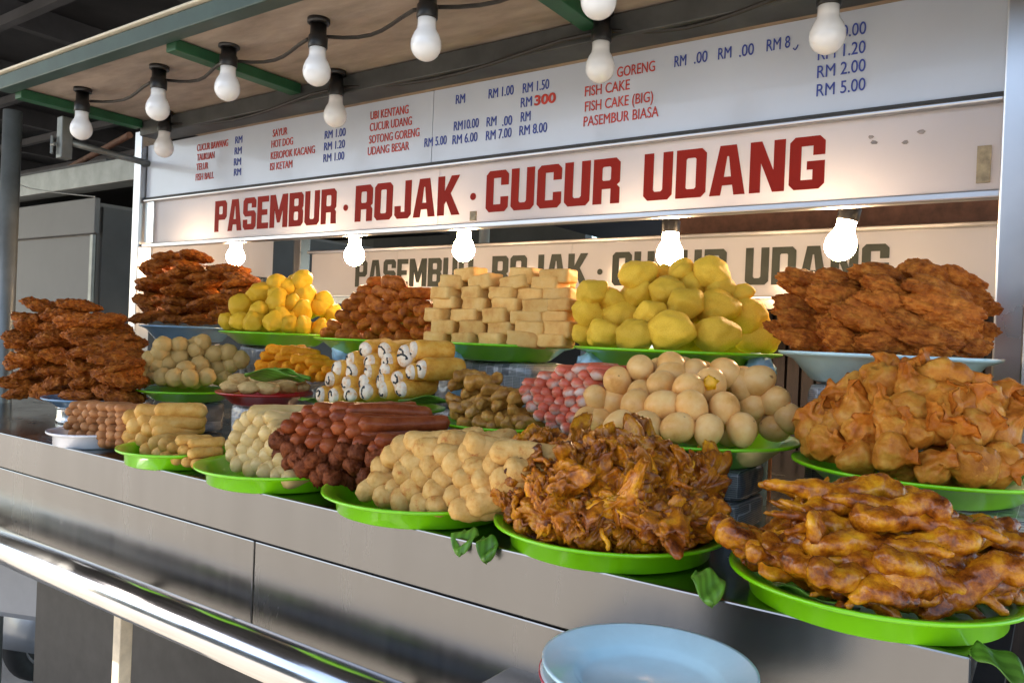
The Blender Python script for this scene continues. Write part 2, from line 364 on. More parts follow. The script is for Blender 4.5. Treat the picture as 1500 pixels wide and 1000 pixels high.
link('wall', MB().box((-22, 5.2, 0), (-3.0, 5.3, RZ-.23)), M['kioskshade'], sh)  # added wall that blocks the sky at the back left
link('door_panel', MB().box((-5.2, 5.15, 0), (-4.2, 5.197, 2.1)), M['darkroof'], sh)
o = link('rusty_pipe', MB().tube([at(60,268,2.6), at(190,198,2.3)], .018), M['rust']); tag(o, 'rusty brown pipe slanting under the dark roof behind the stall', 'pipe')
wp = [at(25+i*19, 270+ 18*(i/6)**.6, 1.5) for i in range(7)]
o = link('thin_wire', MB().tube(wp, .0025, 6), M['galv']); tag(o, 'thin pale wire sagging between the grey pole and the kiosk', 'wire')

# ---- behind the stall
bw = thing('slatted_screen', 'dark brown slatted screen standing behind the stall', 'screen')
x0, x1 = -1.15, .9
sb = MB()
n = 46
for k in range(n):
    xx = x0 + (x1-x0)*k/n
    sb.box((xx, 2.52, .02), (xx+(x1-x0)/n*.8, 2.545, EYE.z+.12))
link('slats', sb, M['slat'], bw)
link('backing', MB().box((x0, 2.549, 0), (x1, 2.57, EYE.z+.16)), M['edge'], bw)
link('top_rail', MB().box((x0-.02, 2.49, EYE.z+.123), (x1, 2.545, EYE.z+.16)), M['rust'], bw)
aw = thing('back_awning', 'low dark awning frame seen through the gap above the back sign', 'awning')
link('cover', slab([(-2.3,2.9),(.8,2.9),(.8,4.2),(-2.3,4.2)], EYE.z+.62, EYE.z+.64), M['darkroof'], aw)
link('beam', MB().box((-1.25,2.85,EYE.z+.40),(.8,2.9,EYE.z+.5)), M['rust'], aw)
link('beam', MB().box((-.9,2.9,EYE.z+.30),(.8,2.97,EYE.z+.33)), M['trim'], aw)
for x in (-2.25,-1.2,.7):
    link('post', MB().tube([(x,2.95,0),(x,2.95,EYE.z+.617)], .025), M['galv'], aw)
sb = thing('white_lorry', 'pale van body standing in daylight beyond the stall', 'van', (-3.2, 8.5, 0))
link('body', MB().box((-2.2,0,.45),(2.2,1.7,2.05)), M['board'], sb, .08)
link('windscreen', MB().box((-2.0,-.012,1.35),(2.0,-.003,1.85)), M['black'], sb)
for x in (-1.4, 1.4):
    wh = link('wheel', MB().tube([(x,-.02,.33),(x,.18,.33)], .33, 24), M['rubber'], sb)
    link('hub', MB().tube([(x,-.03,.33),(x,-.021,.33)], .18, 20), M['galv'], wh)
def tree(x, y, h, r, lab, seed):
    rnd = random.Random(seed)
    T = thing('leafy_tree', lab, 'tree', (x, y, 0), group='trees beyond the stall')
    tb = MB().tube([(0,0,0),(.05,0,h*.35),(0,.08,h*.6),(.1,0,h*.85)], [.16,.12,.09,.03], 10)
    for k in range(7):
        a = rnd.uniform(0, 2*pi); z = h*rnd.uniform(.35,.6)
        tb.tube([(0,0,z),(cos(a)*r*.4,sin(a)*r*.4,z+r*.3),(cos(a)*r*.75,sin(a)*r*.75,z+r*.5)], [.05,.035,.012], 6)
    link('trunk', tb, M['bark'], T, smooth=True)
    lb = MB()
    cl = [Vector((rnd.gauss(0,r*.45), rnd.gauss(0,r*.45), h*.68+rnd.gauss(0,r*.35))) for _ in range(26)]
    for c in cl:
        for _ in range(95):
            p = c + Vector((rnd.gauss(0,1),rnd.gauss(0,1),rnd.gauss(0,.8)))*r*.17
            q = Quaternion((rnd.gauss(0,1),rnd.gauss(0,1),rnd.gauss(0,1),rnd.gauss(0,1))).normalized(); s = rnd.uniform(.05,.1)
            lb.add([p+q@Vector(v)*s for v in ((-1,0,0),(0,-.45,.1),(1,0,0),(0,.45,.1))], [(0,1,2,3)])
    link('crown', lb, M['leaf2'], T)
tree(-5.6, 9.5, 3.0, 1.5, 'leafy green tree seen through the gap at far left behind the stall', 1)
tree(-2.2, 11.5, 3.1, 1.5, 'leafy green tree rising behind the pale van', 2)

# ------------------------------------------------------------------ the stall
st = thing('food_stall', 'long stainless steel food stall counter with posts, rail and low roof', 'food stall', (-1.3, 1.4, 0))
def part(name, mb, mat, bevel=0, smooth=False, parent=None):
    o = link(name, mb, mat, None, bevel, smooth); o.parent = parent or st
    if parent is None: o.matrix_parent_inverse = Matrix.Translation((1.3, -1.4, 0))
    return o
X0, X1 = -3.05, -.055
part('counter_top', MB().box((X0, YE+.004, ZC-.03), (X1, 2.1, ZC)), M['countersteel'], .002)
part('edge_strip', MB().box((X0, YE-.006, ZC-.072), (X1, YE+.003, ZC+.004)), M['steel'], .002)
xs = [X0, -2.05, -1.30, -.62, X1]
xseam = at(374, 800, YE).x
xs = [X0, xseam-.95, xseam, xseam+.78, X1]
for a, b_ in zip(xs[:-1], xs[1:]):
    part('front_panel', MB().box((a+.0015, YE-.002, ZC-.235), (b_-.0015, YE+.012, ZC-.075)), M['steel'], .002)
part('lower_rail_lip', MB().box((X0, YE-.03, ZC-.243), (X1, YE-.004, ZC-.222)), M['chrome'], .004)
zr = EYE.z - .462
part('bumper_rail', MB().tube([(X0-.1, .717, zr), (X1+.1, .717, zr)], .032, 24), M['chrome'], smooth=True)
for k in range(5):
    x = X0 + .35 + k*.66
    part('rail_bracket', MB().box((x-.008, .717, zr-.036), (x+.008, YE+.02, zr-.028)), M['darkbeam'])
part('lower_board', MB().box((X0+.95, .95, .12), (X1, .97, ZC-.26)), M['edge'])
part('under_shelf', MB().box((X0+.3, .82, ZC-.262), (X1, 2.08, ZC-.245)), M['edge'])
for x in (at(177, 950, .83).x, -.5):
    part('leg', MB().box((x-.013, .82, 0), (x+.013, .846, ZC-.264)), M['cream'], .002)
for x in (X0+.05, -1.6, X1-.05):
    part('leg', MB().box((x-.015, 2.0, 0), (x+.015, 2.03, ZC-.264)), M['galv'])
# posts
part('post', MB().box((XL-.055, YS-.02, ZC+.002), (XL-.01, YS+.03, ZROOF-.004)), M['post'], .003)
part('post', MB().box((XR+.005, YS-.06, ZC+.002), (XR+.045, YS+.03, ZROOF-.004)), M['post'], .003)
part('side_panel', MB().box((XR+.05, YS-.25, ZC+.002), (XR+.075, YS+.35, ZROOF-.004)), M['post'], .003)
part('post', MB().box((-2.50, YB-.02, ZC+.002), (-2.46, YB+.03, ZROOF-.004)), M['steel'], .003)
part('post', MB().box((-.02, YB-.02, ZC+.002), (.02, YB+.03, ZROOF-.004)), M['steel'], .003)
px_ = at(10, 400, 1.08)
part('pole', MB().tube([(px_.x, 1.08, 0), (px_.x, 1.08, ZROOF-.03)], .026, 16), M['galv'], smooth=True)
# roof
RX0, RX1, RY0, RY1 = -2.50, .25, .995, 2.2
part('ceiling', MB().box((RX0, RY0+.03, ZROOF), (RX1, RY1, ZROOF+.012)), M['ply'])
part('fascia', MB().box((RX0-.03, RY0-.012, ZROOF-.012), (RX1, RY0+.028, ZROOF+.028)), M['fascia'], .003)
part('fascia_trim', MB().box((RX0-.035, RY0-.02, ZROOF+.031), (RX1, RY0+.03, ZROOF+.038)), M['trim'], .003)
part('roof_sheet', MB().box((RX0-.03, RY0+.03, ZROOF+.046), (RX1, RY1, ZROOF+.056)), M['darkroof'])
for x in (RX0+.005, at(345,98,1.2).x, at(790,42,1.2).x, -.16):
    part('roof_beam', MB().box((x-.02, RY0+.031, ZROOF-.028), (x+.02, 1.39, ZROOF-.002)), M['beam'], .002)
part('cross_beam', MB().box((RX0, 1.395, ZROOF-.05), (RX1, 1.476, ZROOF-.003)), M['darkbeam'], .003)
# clamp bar at the left
a = at(97, 205, 1.2); b_ = at(218, 240, YS)
part('clamp_bar', MB().tube([a + Vector((0,0,-.005)), b_], .011, 12), M['galv'], smooth=True)
cp = at(96, 205, 1.2)
cpo = part('clamp_post', MB().box((cp.x-.017, 1.18, cp.z-.06), (cp.x+.017, 1.215, ZROOF-.03)), M['galv'], .003)
q = at(76, 212, 1.17)
part('clamp_handle', MB().tube([q+Vector((0,0,-.028)), q+Vector((0,0,.028))], .005, 8).tube([q, Vector((cp.x,1.17,q.z))], .006, 8), M['galv'])
# side rail and bits inside the stall
part('inner_batten', MB().box((XL, 1.60, EYE.z+.33), (XR, 1.64, EYE.z+.36)), M['steel'], .002)
part('side_sign', MB().box((XL-.03, YS+.04, EYE.z+.20), (XL-.022, YB-.03, EYE.z+.41)), M['acrylic'])
part('side_rail', MB().box((XL-.04, YS+.035, EYE.z+.165), (XL-.01, YB-.025, EYE.z+.197)), M['steel'], .002)
part('back_rail', MB().box((-2.455, YB-.01, EYE.z+.10), (-.022, YB+.02, EYE.z+.132)), M['steel'], .002)
# a little shelf at the front for the blue plates
part('front_shelf', MB().box((-.50, .50, ZC-.125), (-.27, YE-.05, ZC-.11)), M['steel'], .003)
for x in (-.48, -.29):
    part('shelf_bracket', MB().box((x-.01, .52, ZC-.2), (x+.01, YE-.004, ZC-.128)), M['steel'])

a = at(1133, 545, 1.36); b_ = at(1130, 640, 1.36)
o = link('thin_rod', MB().tube([(a.x, 1.36, EYE.z-.03), (b_.x, 1.36, ZC+.001)], .003, 8), M['band']); tag(o, 'thin orange brown rod standing between the potato and blue plates', 'rod')
# ------------------------------------------------------------------ lettering
def poly_mesh(polys, depth):                   # flat outline shapes with holes, given thickness
    cu = bpy.data.curves.new('outline', 'CURVE'); cu.dimensions = '2D'; cu.fill_mode = 'BOTH'; cu.extrude = depth
    for p in polys:
        s = cu.splines.new('POLY'); s.points.add(len(p)-1); s.use_cyclic_u = True
        for i, (x, y) in enumerate(p): s.points[i].co = (x, y, 0, 1)
    o = bpy.data.objects.new('outline', cu); C.objects.link(o)
    bpy.context.view_layer.update()
    me = bpy.data.meshes.new_from_object(o.evaluated_get(bpy.context.evaluated_depsgraph_get()))
    vs = [v.co.copy() for v in me.vertices]; fs = [tuple(p.vertices) for p in me.polygons]
    bpy.data.objects.remove(o); bpy.data.curves.remove(cu); bpy.data.meshes.remove(me)
    return vs, fs
def text_mesh(s, bold=0):
    cu = bpy.data.curves.new('writing', 'FONT'); cu.body = s; cu.extrude = .004; cu.offset = bold; cu.resolution_u = 4
    o = bpy.data.objects.new('writing', cu); C.objects.link(o)
    bpy.context.view_layer.update()
    me = bpy.data.meshes.new_from_object(o.evaluated_get(bpy.context.evaluated_depsgraph_get()))
    vs = [v.co.copy() for v in me.vertices]; fs = [tuple(p.vertices) for p in me.polygons]
    bpy.data.objects.remove(o); bpy.data.curves.remove(cu); bpy.data.meshes.remove(me)
    return vs, fs
def write(mb, s, xa, ya, xb, Y, h, bold=.0):
    """writes s from photo pixel (xa, ya) (its baseline) to photo column xb on the board at depth Y, h metres tall"""
    a = at(xa, ya, Y); b = at(xb, ya, Y)
    vs, fs = text_mesh(s, bold)
    x0 = min(v.x for v in vs); x1 = max(v.x for v in vs)
    cap = .69
    k = (b.x-a.x)/(x1-x0)
    mb.add([(a.x+(v.x-x0)*k, Y-.0006-(v.z+.004)*.15, a.z + v.y*h/cap) for v in vs], fs)
cc, ss, hh, ww = .10, .22, .18, .66
def rect(x0,y0,x1,y1,c=.03): return [(x0+c,y0),(x1-c,y0),(x1,y0+c),(x1,y1-c),(x1-c,y1),(x0+c,y1),(x0,y1-c),(x0,y0+c)]
c, s_, h, W = cc, ss, hh, ww
GL = {
 'P': [[(0,0),(0,1),(W-c,1),(W,1-c),(W,.38+c),(W-c,.38),(s_,.38),(s_,0)], rect(s_,.38+h,W-s_,1-h)],
 'A': [[(0,0),(.2,1),(.54,1),(.74,0),(.51,0),(.475,.2),(.265,.2),(.23,0)], [(.295,.37),(.35,.78),(.39,.78),(.445,.37)]],
 'S': [[(W,.68),(W,1-c),(W-c,1),(c,1),(0,1-c),(0,.42+c),(c,.42),(W-s_,.42),(W-s_,h),(s_,h),(s_,.32),(0,.32),(0,c),(c,0),(W-c,0),(W,c),(W,.59-c),(W-c,.59),(s_,.59),(s_,1-h),(W-s_,1-h),(W-s_,.68)]],
 'E': [[(0,0),(0,1),(.56,1),(.56,1-h),(s_,1-h),(s_,.59),(.5,.59),(.5,.42),(s_,.42),(s_,h),(.56,h),(.56,0)]],
 'M': [[(0,0),(0,1),(.25,1),(.43,.5),(.61,1),(.86,1),(.86,0),(.64,0),(.64,.58),(.49,.15),(.37,.15),(.22,.58),(.22,0)]],
 'B': [[(0,0),(0,1),(W-c,1),(W,1-c),(W,.58),(W-.05,.51),(W,.44),(W,c),(W-c,0)], rect(s_,.6,W-s_,1-h), rect(s_,h,W-s_,.43)],
 'U': [[(0,1),(0,c),(c,0),(W-c,0),(W,c),(W,1),(W-s_,1),(W-s_,h+.04),(W-s_-.04,h),(s_+.04,h),(s_,h+.04),(s_,1)]],
 'R': [[(0,0),(0,1),(W-c,1),(W,1-c),(W,.47),(W-.07,.41),(W,.34),(W,0),(W-s_,0),(W-s_,.33),(s_,.33),(s_,0)], rect(s_,.51,W-s_,1-h)],
 'O': [rect(0,0,W,1,c), rect(s_,h,W-s_,1-h)],
 'J': [[(.36,1),(.58,1),(.58,c),(.58-c,0),(c,0),(0,c),(0,.34),(s_,.34),(s_,h),(.36,h)]],
 'K': [[(0,0),(0,1),(s_,1),(s_,.6),(.44,1),(.70,1),(.42,.55),(.73,0),(.47,0),(.28,.37),(s_,.28),(s_,0)]],
 'C': [[(W,.64),(W,1-c),(W-c,1),(c,1),(0,1-c),(0,c),(c,0),(W-c,0),(W,c),(W,.36),(W-s_,.36),(W-s_,h),(s_,h),(s_,1-h),(W-s_,1-h),(W-s_,.64)]],
 'D': [[(0,0),(0,1),(W-c,1),(W,1-c),(W,c),(W-c,0)], rect(s_,h,W-s_,1-h)],
 'N': [[(0,0),(0,1),(.23,1),(.47,.42),(.47,1),(.69,1),(.69,0),(.46,0),(.22,.58),(.22,0)]],
 'G': [[(W,.64),(W,1-c),(W-c,1),(c,1),(0,1-c),(0,c),(c,0),(W-c,0),(W,c),(W,.53),(.33,.53),(.33,.37),(W-s_,.37),(W-s_,h),(s_,h),(s_,1-h),(W-s_,1-h),(W-s_,.64)]],
}
GW = {'A':.74,'E':.56,'M':.86,'J':.58,'K':.73,'N':.69}
GM = {k: poly_mesh(v, .006) for k, v in GL.items()}
def block_word(mb, word, xa, xb, z, hgt, Y):
    gap = .085
    tot = sum(GW.get(ch, W) for ch in word) + gap*(len(word)-1)
    k = (xb-xa)/tot; x = xa
    for ch in word:
        vs, fs = GM[ch]
        mb.add([(x+v.x*k, Y-.0006-(v.z+.006)*.12, z+v.y*hgt) for v in vs], fs)
        x += (GW.get(ch, W)+gap)*k
def dot(mb, x, z, r, Y): mb.tube([(x, Y-.0006, z), (x, Y-.002, z)], r, 16)
def block_line(owner, mat, words, dots, z, hgt, Y):
    for wd, pa, pb in words:
        mb = MB(); block_word(mb, wd, at(pa, 300, Y).x, at(pb, 300, Y).x, z, hgt, Y); sub(owner, 'lettering', mb, mat)
    for d in dots:
        mb = MB(); dot(mb, at(d, 300, Y).x, z+hgt*.42, hgt*.09, Y); sub(owner, 'lettering_dot', mb, mat)

# menu board
z0, z1 = EYE.z+.428, EYE.z+.607
mbd = thing('menu_board', 'long white price board with red dish names and blue prices under the roof', 'menu board', (-1.3, YS, z0))
def sub(parent, name, mb, mat, bevel=0, inv=None, smooth=False):
    o = link(name, mb, mat, parent, bevel, smooth); o.matrix_parent_inverse = Matrix.Translation(-parent.location); return o
ms = at(633, 200, YS).x
sub(mbd, 'panel', MB().box((XL-.005, YS, z0), (ms-.0008, YS+.02, z1)), M['board'], .001)
sub(mbd, 'panel', MB().box((ms+.0008, YS, z0), (XR+.003, YS+.02, z1)), M['board'], .001)
sub(mbd, 'lower_trim', MB().box((XL-.005, YS-.006, z0-.008), (XR+.003, YS+.02, z0-.001)), M['edge'])
Hm = .0215
for s, xa, ya, xb in [('CUCUR BAWANG',289,222,334),('TAUKUAN',289,236,314),('TELUR',288,250,305),('FISH BALL',287,265,313),
    ('SAYUR',400,201,421),('HOT DOG',398,217,429),('KEROPOK KACANG',397,234,461),('ISI KETAM',396,250,428),
    ('UBI KENTANG',543,176,598),('CUCUR UDANG',542,193,603),('SOTONG GORENG',541,211,614),('UDANG BESAR',539,228,599),
    ('GORENG',904,114,959),('FISH CAKE',857,142,922),('FISH CAKE (BIG)',857,164,956),('PASEMBUR BIASA',855,186,964)]:
    red = MB(); write(red, s, xa, ya, xb, YS, Hm); sub(mbd, 'dish_name', red, M['redtext'])
for s, xa, ya, xb in [('RM',345,211,355),('RM',344,227,354),('RM',343,243,353),('RM',343,258,353),
    ('RM 1.00',476,204,506),('RM 1.20',475,221,505),('RM 1.00',474,238,504),
    ('RM',668,153,681),('RM 1.00',716,145,752),('RM 1.50',766,137,804),('RM',763,158,779),('RM10.00',665,192,701),('RM',713,186,727),('.00',736,185,750),('RM',763,179,777),
    ('RM 5.00',622,216,654),('RM 6.00',663,212,699),('RM 7.00',712,206,749),('RM 8.00',761,199,801),
    ('RM',988,99,1005),('.00',1017,94,1036),('RM',1052,88,1071),('.00',1083,84,1104),('RM 8',1123,76,1157),
    ('RM 0.00',1199,62,1268),('RM 1.20',1198,89,1267),('RM 2.00',1197,115,1267),('RM 5.00',1196,142,1267)]:
    blu = MB(); write(blu, s, xa, ya, xb, YS, Hm*1.03); sub(mbd, 'price', blu, M['bluetext'])
bn = MB(); write(bn, '300', 783, 155, 814, YS, .0215, .03)
arc = [at(1162+7*i/6, 71-0*i, YS)+Vector((0,-.0012,-.006*sin(pi*i/6)+.006*(i/6))) for i in range(7)]
sub(mbd, 'price', MB().tube(arc, .0011, 6), M['bluetext']); sub(mbd, 'changed_price', bn, M['redtext'])

# front sign
z0, z1 = EYE.z+.272, EYE.z+.412
fs_ = thing('sign_board', 'white sign with big red block letters above the food, warmly lit from behind', 'sign', (-1.3, YS, z0), group='two name signs of the stall')
xs = [XL-.0, at(640,300,YS).x, at(753,300,YS).x, XR+.003]
xs = [XL-.0, at(640,300,YS).x, XR+.003]
for a, b_ in zip(xs[:-1], xs[1:]):
    sub(fs_, 'panel', MB().box((a+.0008, YS+.006, z0), (b_-.0008, YS+.010, z1)), M['acrylic'])
def frame_bar(p, zc, Y, xa, xb, r=.007):
    sub(p, 'frame', MB().box((xa, Y-.012, zc-r), (xb, Y+.014, zc+r)), M['post'], .003)
frame_bar(fs_, z0-.009, YS, XL-.005, XR+.003); frame_bar(fs_, z1+.004, YS, XL-.005, XR+.003, .004)
sub(fs_, 'end_strip', MB().box((XL+.0, YS-.004, z0+.001), (XL+.05, YS+.004, z1-.002)), M['chrome'])
block_line(fs_, M['signred'], [('PASEMBUR',316,493),('ROJAK',521,674),('CUCUR',712,907),('UDANG',942,1206)], (507,693), EYE.z+.294, .097, YS+.006)
tape = paint('old_tape', (.33,.25,.14), .6, 0, 60, .5)
tp = MB(); a = at(692, 316, YS); tp.box((a.x-.009, YS+.001, a.z-.011), (a.x+.009, YS+.005, a.z+.011))
sub(fs_, 'tape_residue', tp, tape); tp = MB(); a = at(1443, 240, YS); tp.box((a.x-.012, YS+.001, a.z-.03), (a.x+.008, YS+.005, a.z+.03))
sub(fs_, 'tape_residue', tp, tape)
sc = MB()
for px, py in ((1275,200),(1280,208),(1326,208),(1349,192)):
    a = at(px, py, YS)
    pts = [(a.x+.008*random.uniform(.5,1)*cos(t_*1.05), a.z+.005*random.uniform(.5,1)*sin(t_*1.05)) for t_ in range(6)]
    v_, f_ = poly_mesh([pts], .0008); sc.add([(p.x, YS+.0045-p.z, p.y) for p in v_], f_)
sub(fs_, 'scuffs', sc, paint('scuff', (.25,.22,.2), .7, 0, 90, .4))

# back sign
z0, z1 = EYE.z+.137, EYE.z+.294
bs = thing('sign_board', 'second white sign with slate block letters at the back of the stall', 'sign', (-1.2, YB, z0), group='two name signs of the stall')
xl = -2.42
xs = [xl, at(580,400,YB).x, at(835,400,YB).x, -.02]
for a, b_ in zip(xs[:-1], xs[1:]):
    sub(bs, 'panel', MB().box((a+.0008, YB+.006, z0), (b_-.0008, YB+.010, z1)), M['acrylic'])
frame_bar(bs, z0-.006, YB, xl-.01, -.023, .005); frame_bar(bs, z1+.006, YB, xl-.01, -.023, .006)
block_line(bs, M['signgrey'], [('PASEMBUR',525,697),('ROJAK',725,866),('CUCUR',901,1068),('UDANG',1096,1306)], (711,883), EYE.z+.166, .098, YB+.006)

# ------------------------------------------------------------------ bulbs and cables
R_ = .0295
gprof = [(.0005,-R_*1.02)] + [(R_*sin(a), -R_*cos(a)) for a in [i*pi/14 for i in range(1, 9)]] + [(R_*.98,.008),(R_*.84,.02),(R_*.66,.029),(R_*.60,.036),(R_*.60,.056)]
glass_me = MB().lathe(gprof, 28).mesh('bulb_glass', True)
lit_me = MB().lathe(gprof, 20).mesh('lit_glass', True); lit_me.materials.append(M['lit'])
glass_me.materials.append(M['bulb'])
def socket(h):
    return MB().lathe([(.0195,.05),(.0205,.052),(.0205,.075),(.0175,.078),(.0165,.11),(.0165,.05+h-.012),(.024,.05+h-.010),(.024,.05+h)], 20)
ORD = ['first','second','third','fourth','fifth','sixth','seventh','eighth','ninth','tenth','eleventh','twelfth','thirteenth','fourteenth','fifteenth','sixteenth','seventeenth','eighteenth','nineteenth','twentieth']
def bulb(px, py, Y, ztop, label, lit=False, tilt=0, group=None):
    p = at(px, py, Y)
    T = thing('light_bulb', label, 'light bulb', p, (0, tilt, 0), group)
    o = bpy.data.objects.new('glass', lit_me if lit else glass_me); C.objects.link(o); o.parent = T
    h = max(.055, ztop - p.z - .05)
    link('socket', socket(h), M['black'], T, smooth=True)
    return p
row1 = [(119,190),(231,160),(333,130),(464,106),(624,67),(877,2)]
row2 = [(240,217),(491,170),(879,100),(1212,54)]
row3 = [(345,377,0),(519,375,0),(679,367,0),(981,374,0),(1231,360,.22)]
d1 = ['furthest left, above the clamp bar','near the left steel post','before the first green roof beam','beyond the first green roof beam','above the white sign','highest of all']
P1 = [bulb(x, y, 1.12, ZROOF, 'unlit white bulb in the front row under the roof, '+d1[i], group='unlit bulbs under the roof') for i, (x, y) in enumerate(row1)]
d2 = ['at the left end of the price board','in front of the first prices column','hanging over the word before goreng','hiding the right prices']
P2 = [bulb(x, y, 1.37, ZROOF, 'unlit white bulb close to the price board, '+d2[i], group='unlit bulbs under the roof') for i, (x, y) in enumerate(row2)]
d3 = ['above the dark red fritters at left','left of the back sign lettering','above the tofu blocks','behind the big yellow potatoes','tilted, above the big brown fritters']
P3 = [bulb(x, y, 1.62, EYE.z+.328, 'glowing warm bulb under the sign, '+d3[i], True, tl, group='lit bulbs inside the stall') for i, (x, y, tl) in enumerate(row3)]
def droop(pts, sag, z):
    out = []
    for a, b in zip(pts[:-1], pts[1:]):
        for k in range(8):
            u = k/8; out.append(Vector((a.x+(b.x-a.x)*u, a.y+.02*sin(u*5)+.022, z - sag*4*u*(1-u))))
    out.append(Vector((pts[-1].x, pts[-1].y+.022, z))); return out
pts = P1 + [P1[-1] + Vector((.6,0,0))]
o = link('cable', MB().tube(droop(pts, .012, ZROOF-.03), .004, 8), M['cable']); tag(o, 'black cable looping between the front row of bulb sockets', 'cable')
pts = P2 + [P2[-1] + Vector((.3,0,0))]
o = link('cable', MB().tube(droop(pts, .02, ZROOF-.035), .0045, 8), M['cable']); tag(o, 'black cable sagging along the dark beam above the price board', 'cable')

# ------------------------------------------------------------------ parked cart bottom left
wl = atz(72, 990, .0); wx = wl.x; wy = wl.y
ct = thing('hand_cart', 'grey metal cart with a rubber wheel, below the rail at far left', 'cart', (wx, wy, 0), (0, 0, radians(-68)))
def ringmesh(prof, n=40): return MB().lathe(prof, n)
wh = thing('wheel', None, None, (0, 0, .19)); wh.parent = ct; wh.rotation_euler = (radians(90), 0, 0)
def closed_lathe(prof, n=40):
    b = MB().lathe(prof + [prof[0]], n); b.f = [f for f in b.f if len(f) == 4]; return b
link('tyre', closed_lathe([(.145,-.03),(.18,-.03),(.19,-.015),(.19,.015),(.18,.03),(.145,.03)]), M['rubber'], wh, smooth=True)
link('rim', closed_lathe([(.128,-.02),(.1445,-.028),(.1445,.028),(.128,.02)]), M['chrome'], wh, smooth=True)
link('hub', MB().lathe([(.0005,-.02),(.128,-.012),(.128,.012),(.0005,.02)], 30), M['edge'], wh)
fb = MB()
n = 14
prof = [(cos(pi*i/n)*.235, .19+sin(pi*i/n)*.235) for i in range(n+1)]
fb.add([(x, -.07, z) for x, z in prof]+[(x, .3, z) for x, z in prof], [(i,i+1,i+n+2,i+n+1) for i in range(n)])
bo = link('fender', fb, M['greypaint'], ct, smooth=True); bo.modifiers.new('solid', 'SOLIDIFY').thickness = .012
link('body', MB().box((-.75,-.06,.43),(.55,.55,.68)), M['greypaint'], ct, .02)
link('side_trim', MB().box((-.2,-.075,.44),(.3,-.062,.455)), M['chrome'], ct)
tpz = atz(40, 996, .01)
o = link('teal_pole', MB().tube([tpz, at(88, 905, tpz.y+.12)+Vector((0,0,.0))], .011, 10), M['teal']); tag(o, 'thin teal pole leaning across the cart wheel', 'pole')

# ------------------------------------------------------------------ food meshes
def ico(sub=3):
    bm = bmesh.new(); bmesh.ops.create_icosphere(bm, subdivisions=sub, radius=1)
    vs = [v.co.copy() for v in bm.verts]; fs = [tuple(v.index for v in f.verts) for f in bm.faces]; bm.free(); return vs, fs
ICO = {k: ico(k) for k in (2,3,4,5)}
def fbm(p, f, o=3, seed=0):
    return noise.fractal(p*f + Vector((seed*7.3, seed*3.1, seed*1.7)), 1.0, 2.0, o)
def smooth_mesh(name, vs, fs, mat):
    me = bpy.data.meshes.new(name); me.from_pydata([tuple(v) for v in vs], [], fs); me.shade_smooth(); me.materials.append(mat); return me
def blob(name, dims, mat, seed, low=.15, lf=1.3, hi=.05, hf=5, sub=4, flat=0):
    vs, fs = ICO[sub]; out = []; rnd = random.Random(seed*3+1)
    cuts = [(Vector((rnd.gauss(0,1),rnd.gauss(0,1),rnd.gauss(0,1))).normalized(), rnd.uniform(.72,.9)) for _ in range(flat)]
    for v in vs:
        r = 1 + low*fbm(v, lf, 2, seed) + hi*fbm(v, hf, 4, seed+9)
        p = v*r
        for cn, cd in cuts:                    # pared flats
            e = p.dot(cn) - cd
            if e > 0: p = p - cn*(e*.5)
        out.append(Vector((p.x*dims[0], p.y*dims[1], p.z*dims[2])))
    return smooth_mesh(name, out, fs, mat)
def crag(name, dims, mat, seed):               # a craggy lump of batter
    vs, fs = ICO[5]; out = []
    for v in vs:
        r = 1 + .7*fbm(v, 1.3, 2, seed) + .26*(.5-abs(noise.noise(v*3.0+Vector((seed,0,0)))))*2 + .08*(.5-abs(noise.noise(v*8+Vector((0,seed,0)))))*2 + .05*fbm(v, 16, 2, seed)
        p = v*max(.35, r); out.append(Vector((p.x*dims[0], p.y*dims[1], p.z*dims[2])) + Vector((0, .006*sin(p.x*2+seed), .006*sin(p.x*2.5))))
    return smooth_mesh(name, out, fs, mat)
def ragged(name, dims, mat, seed):             # a flat crisp fritter: ragged edge, rumpled faces
    vs, fs = ICO[5]; out = []
    for v in vs:
        a = Vector((v.x, v.y, 0))
        edge = 1 + .2*fbm(a.normalized() if a.length > 1e-3 else a, 1.6, 4, seed) + .1*fbm(v, 6, 3, seed+2)
        th = 1 + .5*fbm(v, 3.2, 4, seed+5)
        rip = .32*fbm(Vector((v.x, v.y, 0)), 1.5, 3, seed+11) + .16*fbm(v, 7, 4, seed+21)
        out.append(Vector((v.x*edge*dims[0], v.y*edge*dims[1], (v.z*th + rip)*dims[2])))
    return smooth_mesh(name, out, fs, mat)
def log(name, r, L, mat, seed, bend=.05, low=.08, hi=.02, n=20, m=22, taper=.0, endpow=.5, hf=3):   # a capsule along +y from 0 to L
    vs, fs = [], []
    for i in range(m+1):
        u = i/m
        y = L*u
        e = min(u, 1-u)*L/r
        k = (1-(1-min(1, e))**2)**endpow if e < 1 else 1
        if i in (0, m): k = .02
        for j in range(n):
            q = 2*pi*j/n; d = Vector((cos(q), 0, sin(q)))
            g = 1 + low*fbm(Vector((d.x*.8, y/r*.5, d.z*.8)), 1.0, 2, seed) + hi*fbm(Vector((d.x, y/r, d.z)), hf, 3, seed+3)
            p = d*(r*k*g*(1-taper*u)); p.y = y; p.x += bend*L*sin(pi*u); p.z += bend*.5*L*sin(pi*u+seed)
            vs.append(p)
    for i in range(m):
        for j in range(n): fs.append((i*n+j, (i+1)*n+j, (i+1)*n+(j+1)%n, i*n+(j+1)%n))
    fs.append(tuple(range(n))); fs.append(tuple(m*n+k for k in range(n))[::-1])
    return smooth_mesh(name, vs, fs, mat)
